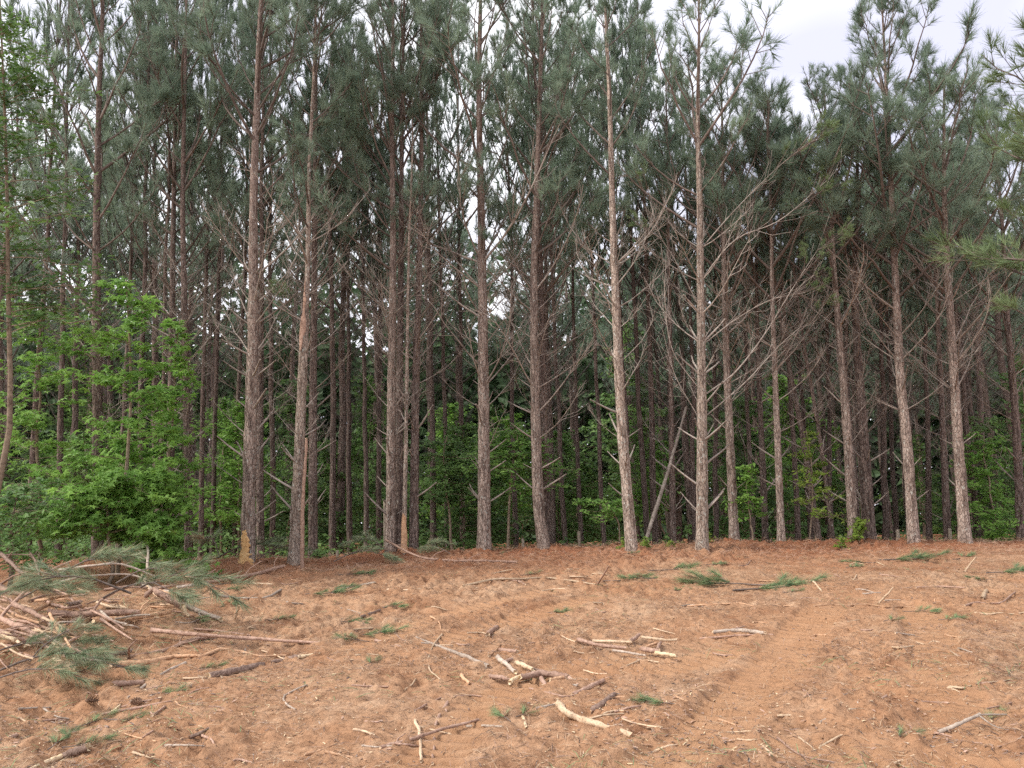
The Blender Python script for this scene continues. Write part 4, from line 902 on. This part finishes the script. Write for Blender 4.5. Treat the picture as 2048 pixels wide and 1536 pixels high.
stick('second torn root strip, right of the first', O_, [(1630, 1213), (1665, 1210), (1700, 1212), (1735, 1210), (1770, 1215), (1805, 1214), (1840, 1218)], 4, 2.5, twigs=4, group=LOOSE)
stick('torn root strip at the right border', P_, [(1950, 1226), (1975, 1229), (2000, 1227), (2025, 1229), (2055, 1225)], 3.2, 3, group=LOOSE)
stick('grey log pair lying in the tracks, right of the row of pieces', G_, [(1428, 1266), (1480, 1263), (1528, 1268)], 8, 8, name='log', cat='log', group=LOOSE)
stick('thin stick under the grey log in the tracks', B_, [(1400, 1278), (1470, 1272), (1545, 1270)], 4, 3, group=LOOSE)
stick('forked dry branch at the lower right, thick arm', G_, [(1878, 1466), (1920, 1448), (1958, 1431)], 8, 6, group=LOOSE, lifts=[0, 0.02, 0.04])
stick('thin pale arm of the forked dry branch pointing right', G_, [(1956, 1431), (2012, 1430)], 4, 3, group=LOOSE, lifts=[0.04, 0.02])
stick('thin lower arm of the forked dry branch', G_, [(1957, 1432), (1985, 1452), (2012, 1460)], 4, 2, group=LOOSE, lifts=[0.04, 0.01, 0])
stick('root sticking out of the churned mound in front of the cleat holes', G_, [(1640, 1446), (1680, 1428), (1712, 1420), (1745, 1425), (1762, 1405)], 5, 4, group=LOOSE, lifts=[0, 0.04, 0.06, 0.04, 0.06])
stick('short branch on the churned mound', B_, [(1740, 1413), (1773, 1392)], 5, 4, group=LOOSE, lift=0.04)
stick('long thin twig at the bottom right of the middle', B_, [(1555, 1477), (1600, 1510), (1650, 1522), (1720, 1533)], 4, 3, group=LOOSE, twigs=3)
stick('long branch lying along the wood edge left of the stout middle pine', B_, [(772, 1081), (837, 1114), (895, 1122), (960, 1123), (1032, 1125)], 4, 5, group=LOOSE, lifts=[0.30, 0.12, 0.04, 0.0, 0.0], twigs=5)
stick('dark bough on the ground in front of the scarred pine', B_, [(360, 1175), (467, 1158), (567, 1134)], 7, 6, group=LOOSE, lifts=[0.02, 0.05, 0.1], twigs=4)
stick('forked bough lying right of the green clump near the scarred pine', G_, [(665, 1186), (705, 1174), (750, 1166)], 6, 4, group=LOOSE, twigs=2)
stick('long low branch left of the green clump near the scarred pine', G_, [(435, 1192), (480, 1198), (530, 1196), (560, 1182)], 5, 5, group=LOOSE, twigs=2)
stick('pale stick left of the green clump, lying flat', P_, [(490, 1167), (545, 1169)], 4, 3, group=LOOSE)
stick('upright thin stick behind the long smooth pinkish branch', P_, [(470, 1240), (478, 1213)], 5, 4, group=LOOSE, lifts=[0, 0.18])
stick('long thin brown stick above the long smooth branch', B_, [(388, 1259), (440, 1263), (500, 1272)], 4, 4, group=LOOSE)
stick('brown branch near the bare soil, left of the lone short log', D_, [(720, 1236), (748, 1226), (775, 1214)], 6, 5, group=LOOSE)
stick('short branch with a broken tip right of the leafy cut bough', B_, [(752, 1282), (800, 1294)], 6, 4, group=LOOSE)
stick('pale strip near the far green needles in the middle', P_, [(775, 1180), (815, 1181), (865, 1177)], 4, 3, group=LOOSE)
stick('thin crooked twig between the stake and the bare soil', P_, [(884, 1270), (862, 1300), (858, 1335), (880, 1360)], 4, 3, group=LOOSE)
stick('reddish upright splinter left of the middle heap', O_, [(922, 1352), (938, 1368)], 7, 6, name='wood_splinter', cat='splinter', group=LOOSE)
stick('pale branch poking up at the far right of the bank', P_, [(1930, 1144), (1952, 1115)], 4, 3, group=LOOSE, lifts=[0, 0.2])
stick('thin horizontal branch on the right, beyond the root strips', B_, [(1832, 1176), (1880, 1174), (1930, 1176)], 4, 3, group=LOOSE)
stick('pale short stump lying at the far right', P_, [(1965, 1198), (1973, 1183)], 8, 7, name='log', cat='log', group=LOOSE)
stick('bent branch at the right border beyond the tracks', B_, [(1930, 1212), (1955, 1206), (2000, 1207), (2030, 1185)], 4, 3, group=LOOSE)
stick('pale thin stick standing askew beyond the second root strip', P_, [(1757, 1208), (1786, 1176)], 4, 3, group=LOOSE, lifts=[0, 0.15])
stick('small hooked stick right of the big green clump', P_, [(1615, 1163), (1626, 1164), (1643, 1183)], 4, 3, group=LOOSE)

# the pile of cut branches at the left
PILE = 'cut branches in the slash pile at the left'
for lab, mat, path, w0, w1, lifts in [
    ('long thin arching branch rising over the slash pile', B_, [(-5, 1242), (30, 1205), (66, 1170), (105, 1140), (140, 1125)], 7, 4, [0.12, 0.2, 0.32, 0.42, 0.48]),
    ('thick reddish log lying level across the middle of the pile', B_, [(102, 1230), (160, 1232), (215, 1229), (275, 1228)], 14, 11, [0.1] * 4),
    ('reddish log with pale torn end below the level log', O_, [(190, 1243), (260, 1238), (335, 1227)], 10, 7, [0.06] * 3),
    ('broken trunk piece with a bright white split at the pile right end', B_, [(312, 1183), (338, 1200), (362, 1214)], 12, 12, [0.26, 0.2, 0.14]),
    ('bright white split wood at the break of the trunk piece', M_WOOD, [(358, 1212), (368, 1222), (378, 1234)], 14, 5, [0.12, 0.08, 0.04]),
    ('thin bark-covered end running down from the white split', G_, [(368, 1212), (395, 1225), (440, 1240)], 10, 8, [0.12, 0.06, 0.02]),
    ('log stub crossing up to the broken trunk piece', B_, [(292, 1194), (312, 1180)], 10, 10, [0.2, 0.27]),
    ('thick log slanting at the left border of the pile', B_, [(-10, 1174), (25, 1184), (60, 1194)], 14, 11, [0.3, 0.25, 0.2]),
    ('long pinkish branch slanting down through the pile', B_, [(28, 1212), (70, 1233), (115, 1256), (152, 1272)], 10, 8, [0.2, 0.15, 0.1, 0.05]),
    ('long branch from the left border slanting to the pile front', B_, [(-8, 1238), (45, 1258), (100, 1284), (170, 1301)], 11, 7, [0.15, 0.12, 0.08, 0.02]),
    ('branch lying under the long slanting branches', B_, [(40, 1257), (85, 1258), (120, 1268)], 9, 7, [0.06] * 3),
    ('pale yellow torn wood at the left border', M_WOOD, [(-10, 1272), (12, 1276), (30, 1282)], 20, 8, [0.1] * 3),
    ('log end beside the pale yellow torn wood', B_, [(-8, 1262), (30, 1276), (70, 1290)], 10, 9, [0.14, 0.1, 0.05]),
    ('dark stem leaning at the back of the pile', D_, [(0, 1110), (35, 1140), (62, 1165)], 8, 6, [0.55, 0.45, 0.3]),
    ('thin grey branch arching over the right half of the pile', G_, [(120, 1142), (190, 1132), (240, 1130), (300, 1150), (350, 1170)], 6, 3, [0.42, 0.48, 0.48, 0.36, 0.22]),
    ('second arching grey branch below the first', G_, [(85, 1178), (140, 1160), (200, 1152), (262, 1151), (315, 1170)], 6, 3, [0.24, 0.36, 0.38, 0.36, 0.26]),
    ('short thick piece near the pile centre', D_, [(135, 1212), (160, 1208)], 9, 9, [0.16, 0.16]),
    ('orange-ended stick near the pile centre', O_, [(72, 1222), (100, 1211), (112, 1217)], 7, 6, [0.16, 0.18, 0.16]),
    ('thin pale stick leaning at the pile front', P_, [(48, 1296), (85, 1266), (112, 1254)], 5, 3, [0.06, 0.16, 0.2]),
    ('curved pale chip at the pile front', M_WOOD, [(132, 1294), (148, 1288), (165, 1292)], 6, 4, [0.04] * 3),
    ('thin upright twig in the front of the pile', B_, [(258, 1318), (259, 1297), (274, 1280)], 5, 3, [0.0, 0.12, 0.2]),
    ('grey stem standing in the pile before the sweetgum bush', G_, [(295, 1140), (293, 1095), (291, 1068), (305, 1040)], 5, 3, [0.3, 0.55, 0.7, 0.85]),
    ('bare upright stem at the left of the pile', D_, [(78, 1155), (72, 1125), (60, 1105)], 5, 4, [0.3, 0.45, 0.55])]:
    stick(lab, mat, path, w0, w1, name='cut_branch', group=PILE, lifts=lifts, twigs=2 if len(path) > 2 and mat is not M_WOOD else 0, ends=M_WOOD)
rp = np.random.RandomState(12)
for i in range(120):
    cx, cy_ = rp.uniform(-20, 420), rp.uniform(1170, 1330)
    if cx > 180 + (1330 - cy_) * 1.3: continue
    a = rp.normal(0.25, 0.35); L = rp.uniform(25, 85)
    l = rp.uniform(0.0, 0.2)
    stick('small broken twig tangled in the slash pile', [B_, B_, G_, O_, P_][rp.randint(5)], [(cx - L / 2 * math.cos(a), cy_ - L / 2 * math.sin(a)), (cx + rp.normal(0, 4), cy_ + rp.normal(0, 3)), (cx + L / 2 * math.cos(a), cy_ + L / 2 * math.sin(a))],
          rp.uniform(3, 7), rp.uniform(2, 5), name='broken_twig', cat='twig', group='small twigs in the slash pile', lifts=[l, l + 0.02, l + rp.normal(0, 0.03)])
for i in range(150):
    cx, cy_ = rp.uniform(0, 2048), 1125 + 400 * rp.rand() ** 1.3
    sc = (cy_ - 900) / 500; a = rp.normal(0, 0.5); L = rp.uniform(18, 70) * sc + 8
    stick('small loose stick on the churned soil', [B_, B_, G_, O_, P_, P_][rp.randint(6)], [(cx - L / 2 * math.cos(a), cy_ - L / 4 * math.sin(a)), (cx + rp.normal(0, 3), cy_ + rp.normal(0, 2)), (cx + L / 2 * math.cos(a), cy_ + L / 4 * math.sin(a))],
          rp.uniform(1.6, 4.5) * sc + 1, rp.uniform(1.5, 3) * sc + 0.6, name='loose_stick', cat='stick', group='small loose sticks scattered on the soil')

# torn ends and arms belong to the piece they grow from
by_label = {o.get('label'): o for o in scene.objects if o.get('label')}
for part, whole, nm in [('pale splintered tip at the far end of the dark rough log', 'dark rough log with a pale sawn end facing left', 'splintered_tip'), ('pale torn tip of the split log at the bottom left corner', 'split log with long pale torn tip at the bottom left corner', 'torn_tip'),
                        ('bright white split wood at the break of the trunk piece', 'broken trunk piece with a bright white split at the pile right end', 'split_wood'), ('thin pale arm of the forked dry branch pointing right', 'forked dry branch at the lower right, thick arm', 'arm'), ('thin lower arm of the forked dry branch', 'forked dry branch at the lower right, thick arm', 'arm')]:
    o, p = by_label[part], by_label[whole]; o.location = o.location - p.location; o.parent = p; o.name = nm
    for k_ in ('category', 'group'):
        if k_ in o: del o[k_]
by_label['forked dry branch at the lower right, thick arm']['label'] = 'forked dry grey branch lying at the lower right'

# ------------------------------------------------------------------ cut green boughs and sprigs on the ground
rs = np.random.RandomState(40)
def sprig_mb(rng, L, shoots, n_need=130, ln=0.2, width=0.0048, flatten=0.7, arch=0.0):
    wood, need = MB(), MB(); n = 7; t = np.linspace(0, 1, n)
    Pm = np.stack([L * t, np.cumsum(rng.normal(0, 0.02 * L, n)), 0.02 + arch * np.sin(t * math.pi) * L + np.abs(rng.normal(0, 0.01, n))], -1)
    v, q, cp = tube(Pm, np.linspace(0.008, 0.003, n) * (0.7 + L), 5); wood.add(v, q, 0); wood.add(v, cp, 0)
    tg = norm(np.gradient(Pm, axis=0))
    for i in range(shoots):
        u = 1.0 if i == 0 else rng.uniform(0.3, 1.0); k = min(int(u * (n - 1)), n - 2); p0 = Pm[k] + (Pm[k + 1] - Pm[k]) * (u * (n - 1) - k)
        s = 1 if i % 2 else -1; an = 0 if i == 0 else rng.uniform(0.3, 0.9)
        d = norm(tg[k] * math.cos(an) + np.array([0, s, 0]) * math.sin(an) + np.array([0, 0, rng.uniform(0.0, 0.4) - arch * 0.8]))
        l = L * rng.uniform(0.15, 0.4); e = p0 + d * l
        v, q, cp = tube(np.stack([p0, e]), [0.005, 0.003], 4, cap=False); wood.add(v, q, 0)
        v, f = brush(rng, e, d, n_need, ln, min(l, 0.22), width, droop=0.25 if arch else 0.0)
        c = e; v = v.copy(); 
        if not arch: v[:, 2] = np.maximum(c[2] + (v[:, 2] - c[2]) * flatten, 0.006)
        dry = rng.rand(len(f)) < (0.7 if rng.rand() < 0.12 else 0.08)
        need.add(v, f[~dry], 0, False); need.t.append((f[dry] + need.n - len(v), 1, False))
    return wood, need
SPR = []
for i in range(7): w, nn = sprig_mb(rs, 0.45 + 0.1 * i, 3 + i); SPR.append((w.mesh('sprig_wood', [M_TWIG]), nn.mesh('sprig_needles', [M_NEEDLE_CUT, M_NEEDLE_DRY])))
ARC = []
for i in range(5): w, nn = sprig_mb(rs, 0.8 + 0.12 * i, 9 + i, 110, 0.21, 0.005, 1, 0.14); ARC.append((w.mesh('bough_wood', [M_TWIG]), nn.mesh('bough_needles', [M_NEEDLE_PALE, M_NEEDLE_DRY])))
def sprig(label, px, py, wpx, az, k, lib=None, lift=0.0, tilt=0.0, name='pine_sprig', cat='sprig', group=None):
    p = at_ground(px, py) if not lift else raycast(lambda a, b: ground_macro(a, b) + lift, px, py)
    L = (0.45 + 0.1 * k + 0.25) if lib is None else (0.8 + 0.12 * k + 0.25); s = wpx * p[1] / FPX / L
    s = min(max(s * 1.25, 0.4), 2.0)
    o = empty(name, p, label, cat, group); o.rotation_euler = (0, -tilt, az); o.scale = (s, s, s)
    d = np.array([math.cos(az), math.sin(az), 0]) * 0.35 * s
    o.location = (p[0] - d[0], p[1] - d[1], p[2])
    w, nn = (lib or SPR)[k]; link('twig', w, o); link('needles', nn, o)
GREEN = 'green pine sprigs lying on the ground'
for lab, px, py, wp, az, k in [
    ('big bushy green pine clump lying alone right of the middle', 1515, 1182, 150, 0.2, 6), ('second half of the big bushy green clump', 1500, 1172, 140, 2.8, 5),
    ('dark green needle heap in front of the scarred pine', 630, 1190, 85, 0.15, 6), ('green leafy cut bough left of the bare soil', 728, 1272, 85, 0.3, 6), ('second green bough tangled with the leafy cut bough', 715, 1282, 60, 2.6, 4),
    ('long green needle strip on the bank under the tall reddish pine', 1790, 1122, 110, 0.05, 6), ('green needles left of the long strip on the bank', 1728, 1127, 50, 3.0, 3), ('dark green tuft below the strip on the bank', 1706, 1135, 40, 0.4, 2),
    ('wide green needle heap at the right border', 2005, 1147, 95, 0.1, 6), ('green needles at the foot of the rightmost big pine', 1915, 1119, 60, 0.6, 5), ('green sprig below the heap at the right border', 1960, 1160, 40, 2.5, 1),
    ('flat green needles right of the pale fallen branch', 1235, 1163, 80, 0.1, 5), ('bluish green needles right of the flat green needles', 1285, 1158, 60, 2.9, 4), ('thin line of green needles behind the flat needles', 1325, 1142, 80, 0.05, 5),
    ('small green sprig beside the pale fallen branch', 1060, 1150, 40, 0.5, 1), ('bright green small tuft below the flat needles', 1355, 1182, 45, 0.3, 2), ('green tuft left of the big bushy clump', 1425, 1168, 70, 3.0, 4),
    ('small sprig right of the big bushy clump', 1585, 1185, 40, 0.2, 1), ('lone small green tuft on the right of the bare soil', 1788, 1241, 28, 0.4, 0), ('thin green needles above the root strips', 1830, 1224, 45, 0.1, 3),
    ('green sprig right of the row of pieces on bare soil', 1315, 1408, 45, 2.7, 2), ('bright green tuft in the middle heap', 1063, 1362, 30, 0.4, 1), ('green tuft in front of the middle heap', 1055, 1428, 28, 0.8, 0), ('dark green tuft left of the front green tuft', 1003, 1433, 26, 2.0, 0),
    ('light green sprig at bottom left, beside the pale splinter', 190, 1445, 50, 1.0, 1), ('bluish green sprig at bottom left, right of the light one', 245, 1442, 75, -0.1, 3), ('bright green sprig near the bottom left corner, left fan', 120, 1485, 95, 1.6, 2), ('bright green sprig near the bottom left corner, right fan', 175, 1490, 75, 0.4, 1),
    ('green sprig right of the pine cones', 335, 1388, 60, 0.3, 2), ('bluish sprig at the sawn end of the dark log', 415, 1338, 42, 0.3, 1), ('upright green tuft in front of the pile', 210, 1285, 30, 1.5, 0),
    ('flat green needles above the bare soil, left', 770, 1215, 55, 0.1, 3), ('pale green needles left of the brown branch', 690, 1245, 60, 0.0, 4), ('green needles on the ground left of the twin pines', 700, 1150, 60, 0.2, 4), ('green sprig by the forked bough', 690, 1175, 40, 0.3, 2),
    ('green sprig near the white split wood', 385, 1240, 50, -0.4, 3), ('green sprig right of the pile beyond the thin stick', 440, 1215, 50, 1.2, 3), ('small sprig beside the pale stick', 560, 1240, 35, 0.2, 1), ('small sprig in the bare soil on the left', 460, 1180, 40, 0.2, 2),
    ('faint green needles in the middle of the bare soil', 1115, 1226, 40, 0.1, 2), ('green tuft at the lower middle', 745, 1325, 26, 1.2, 0), ('grassy green tuft at the right of the tracks', 1900, 1240, 40, 0.2, 2), ('pale green tuft under the forked dry branch', 1985, 1440, 45, 0.6, 1),
    ('small green tuft by the cleat holes', 1810, 1473, 25, 0.3, 0), ('little green tuft at the foot of the pale grey pine', 1430, 1130, 40, 0.2, 2), ('green needles in front of the pale leaning pine foot', 1262, 1108, 26, 0.2, 1), ('small sprig left of the stout middle pine foot', 1005, 1108, 24, 0.2, 1)]:
    sprig(lab, px, py, wp, az, k, group=GREEN)
PB = 'green pine boughs on the slash pile'
for lab, px, py, wp, az, k, lift, tilt in [
    ('drooping green bough in the middle of the slash pile', 200, 1195, 202, 3.3, 4, 0.42, 0.1), ('drooping green bough right of the middle of the pile', 250, 1200, 162, -0.2, 3, 0.40, 0.05), ('green bough hanging at the right end of the pile', 330, 1180, 175, -0.3, 2, 0.32, 0.0),
    ('green bough hanging from the arching grey branch', 180, 1150, 148, 0.3, 1, 0.5, 0.1), ('pale green pine top at the left border above the pile', 25, 1090, 148, 0.6, 4, 0.6, 0.5), ('second pale green pine top at the left border', 40, 1075, 135, 1.9, 3, 0.65, 0.7),
    ('upright green shoot rising behind the pile', 160, 1085, 94, 1.4, 0, 0.6, 1.2), ('green bough at the left border below the pine tops', 15, 1210, 135, 0.5, 1, 0.25, 0.1), ('dark green needles at the front left of the pile', 60, 1345, 202, 0.1, 4, 0.08, 0.0),
    ('bluish green bough right of the chopped block', 100, 1315, 121, 1.2, 2, 0.1, 0.3), ('green needles at the left border in the pile front', 10, 1320, 162, 0.2, 3, 0.1, 0.0), ('second dark green bough at the front left of the pile', 30, 1370, 162, 0.3, 2, 0.04, 0.0),
    ('green bough tucked in the pile behind the level log', 95, 1195, 108, 0.6, 0, 0.22, 0.1), ('green sprig low in the front of the pile', 150, 1300, 94, 0.2, 1, 0.05, 0.0), ('green bough beside the sweetgum bush', 290, 1165, 121, 0.5, 0, 0.35, 0.1)]:
    sprig(lab, px, py, wp, az, k, ARC, lift, tilt, 'pine_bough', 'bough', PB)
EB = 'cut pine tops lying at the wood edge'
for lab, px, py, wp, az, k, lift, tilt in [
    ('cut pine top lying at the foot of the scarred pine', 470, 1118, 120, 0.4, 4, 0.12, 0.1), ('cut pine top left of the scarred pine', 430, 1110, 110, 2.2, 3, 0.15, 0.2), ('cut bough right of the scarred pine', 545, 1118, 80, 0.5, 2, 0.12, 0.2),
    ('green bough at the foot of the twin pines', 760, 1106, 90, 2.5, 4, 0.14, 0.2), ('green bough between the split pine and the twin pines', 700, 1124, 100, 0.2, 3, 0.08, 0.05), ('green bough right of the thin pale pole', 855, 1104, 60, 0.4, 1, 0.1, 0.2), ('bare cut top near the stout middle pine', 880, 1108, 60, 2.6, 0, 0.1, 0.1)]:
    sprig(lab, px, py, wp, az, k, ARC, lift, tilt, 'cut_bough', 'bough', EB)

# pine cones
def cone_mesh():
    rng = np.random.RandomState(2); mb = MB(); L = 0.085
    P = np.stack([np.linspace(0, L, 6), np.zeros(6), np.zeros(6)], -1); v, q, cp = tube(P, [0.006, 0.012, 0.014, 0.012, 0.009, 0.003], 7); mb.add(v, q, 0)
    for i in range(70):
        t = (i + 0.5) / 70; a = i * 2.399; x = L * t; r = 0.030 * math.sin(math.pi * (0.12 + 0.85 * (1 - t)) ** 0.9) ** 0.8 + 0.004
        d = np.array([0, math.cos(a), math.sin(a)]); w = np.cross(d, [1, 0, 0]); b0 = np.array([x, 0, 0]) + d * r * 0.3; tip = np.array([x + 0.008, 0, 0]) + d * r
        s = 0.0075; mb.add([b0 - w * s * 0.5, b0 + w * s * 0.5, tip + w * s * 0.8 , tip - w * s * 0.8, tip + d * 0.002 + np.array([-0.004, 0, 0])], [[0, 1, 2, 3]], 0, False)
    return mb.mesh('pine_cone', [M_CONE])
CONE = cone_mesh()
for lab, px, py, az in [('pine cone lying left of the brown stick at bottom left', 170, 1408, 0.2), ('pine cone lying against the brown stick at bottom left', 286, 1410, 2.9)]:
    p = at_ground(px, py); o = link('pine_cone', CONE, None, (p[0], p[1], p[2] + 0.026)); o.rotation_euler = (0, 0.1, az); tag(o, lab, 'pine cone', 'pine cones on the ground')

# ------------------------------------------------------------------ fine litter: nobody could count it
rt = np.random.RandomState(99)
def litter(name, label, n, lmin, lmax, wid, mats, seed, ymin=3.8, ymax=15.5, power=1.6, curl=0.3, mask=None, lift=0.006, thick=False):
    rng = np.random.RandomState(seed)
    u = rng.rand(n); y = ymin + (ymax - ymin) * u ** power; x = rng.uniform(-1, 1, n) * (0.69 * y + 0.4)
    if mask is not None: k = mask(x, y, rng); x, y = x[k], y[k]; n = len(x)
    z = gh_fast(x, y) + rng.uniform(0.0, lift * 2, n)
    a = rng.uniform(0, math.pi, n); L = rng.uniform(lmin, lmax, n); W = wid * rng.uniform(0.6, 1.4, n)
    d = norm(np.stack([np.cos(a), np.sin(a), rng.normal(0, curl * 0.5, n)], -1)); s = norm(np.stack([-np.sin(a), np.cos(a), rng.normal(0, curl, n)], -1))
    c = np.stack([x, y, z], -1); bend = np.stack([np.zeros(n), np.zeros(n), rng.uniform(0, 0.12, n) * L], -1)
    h = (L / 2)[:, None] * d; w = (W / 2)[:, None] * s
    k = rng.uniform(0.4, 1, n)[:, None]
    V = np.stack([c - h - w * k, c - h + w * k, c + bend + w, c + h + w * 0.5, c + h - w * 0.5, c + bend - w], 1).reshape(-1, 3)
    F = np.array([[0, 1, 2, 5], [5, 2, 3, 4]]); Fq = (F[None] + (np.arange(n) * 6)[:, None, None])
    mb = MB(); mi = rng.randint(0, len(mats), n)
    mb.v.append(V); mb.n = len(V)
    for m in range(len(mats)): mb.q.append((Fq[mi == m].reshape(-1, 4), m, False))
    o = link(name, mb.mesh(name, mats)); tag(o, label, 'litter', None, 'stuff')
litter('needle_litter', 'fallen brown pine needles strewn over the soil', 85000, 0.05, 0.14, 0.0030, [M_NEEDLE_DRY, M_STICK_PALE, M_STICK, M_BARK_RED], 1, mask=lambda x, y, r: r.rand(len(x)) < 0.25 + 0.9 * sstep(0.45, 0.7, noise2(x, y, 1.1, 31)) + sstep(9, 12, y))
litter('wood_chips', 'pale wood chips strewn over the soil', 13000, 0.006, 0.04, 0.006, [M_WOOD, M_WOOD, M_STICK_PALE, M_STICK_GREY], 2, mask=lambda x, y, r: r.rand(len(x)) < 0.12 + 0.8 * sstep(0.4, 0.7, noise2(x, y, 1.4, 32)) + 0.5 * (x < -1.2))
litter('bark_scraps', 'brown bark scraps strewn over the soil', 12000, 0.01, 0.05, 0.010, [M_STICK_DARK, M_STICK, M_BARK_RED, M_STICK], 3, mask=lambda x, y, r: r.rand(len(x)) < 0.15 + 0.8 * sstep(0.45, 0.7, noise2(x, y, 0.9, 33)))
litter('green_needle_litter', 'loose green pine needles strewn over the soil', 5000, 0.08, 0.17, 0.004, [M_NEEDLE_CUT], 4, mask=lambda x, y, r: r.rand(len(x)) < 1.2 * sstep(0.55, 0.75, noise2(x, y, 1.0, 34)) + 0.35 * (x < -2), lift=0.012)
litter('needle_heaps', 'rusty pine needles heaped along the wood edge', 16000, 0.08, 0.2, 0.0045, [M_NEEDLE_DRY, M_NEEDLE_DRY, M_STICK], 7, 12.2, 15.6, 0.8, 0.6, lift=0.035)
litter('needle_tangle', 'dry needle tangle heaped in the slash pile', 9000, 0.08, 0.22, 0.005, [M_NEEDLE_DRY, M_NEEDLE_DRY, M_NEEDLE_CUT, M_STICK_PALE], 5, 5.6, 11.0, 1.0, 0.5, mask=lambda x, y, r: ((x + 4.4) / 1.9) ** 2 + ((y - 7.9) / 1.9) ** 2 < 1.2 * r.rand(len(x)), lift=0.07)

for o in scene.objects:
    if o.parent is not None and o.name.split('.')[0] in ('crown', 'branches', 'needles'): o['kind'] = 'stuff'
print('tris', sum(len(m.loops) - 2 * len(m.polygons) for m in bpy.data.meshes), 'objects', len(scene.objects))
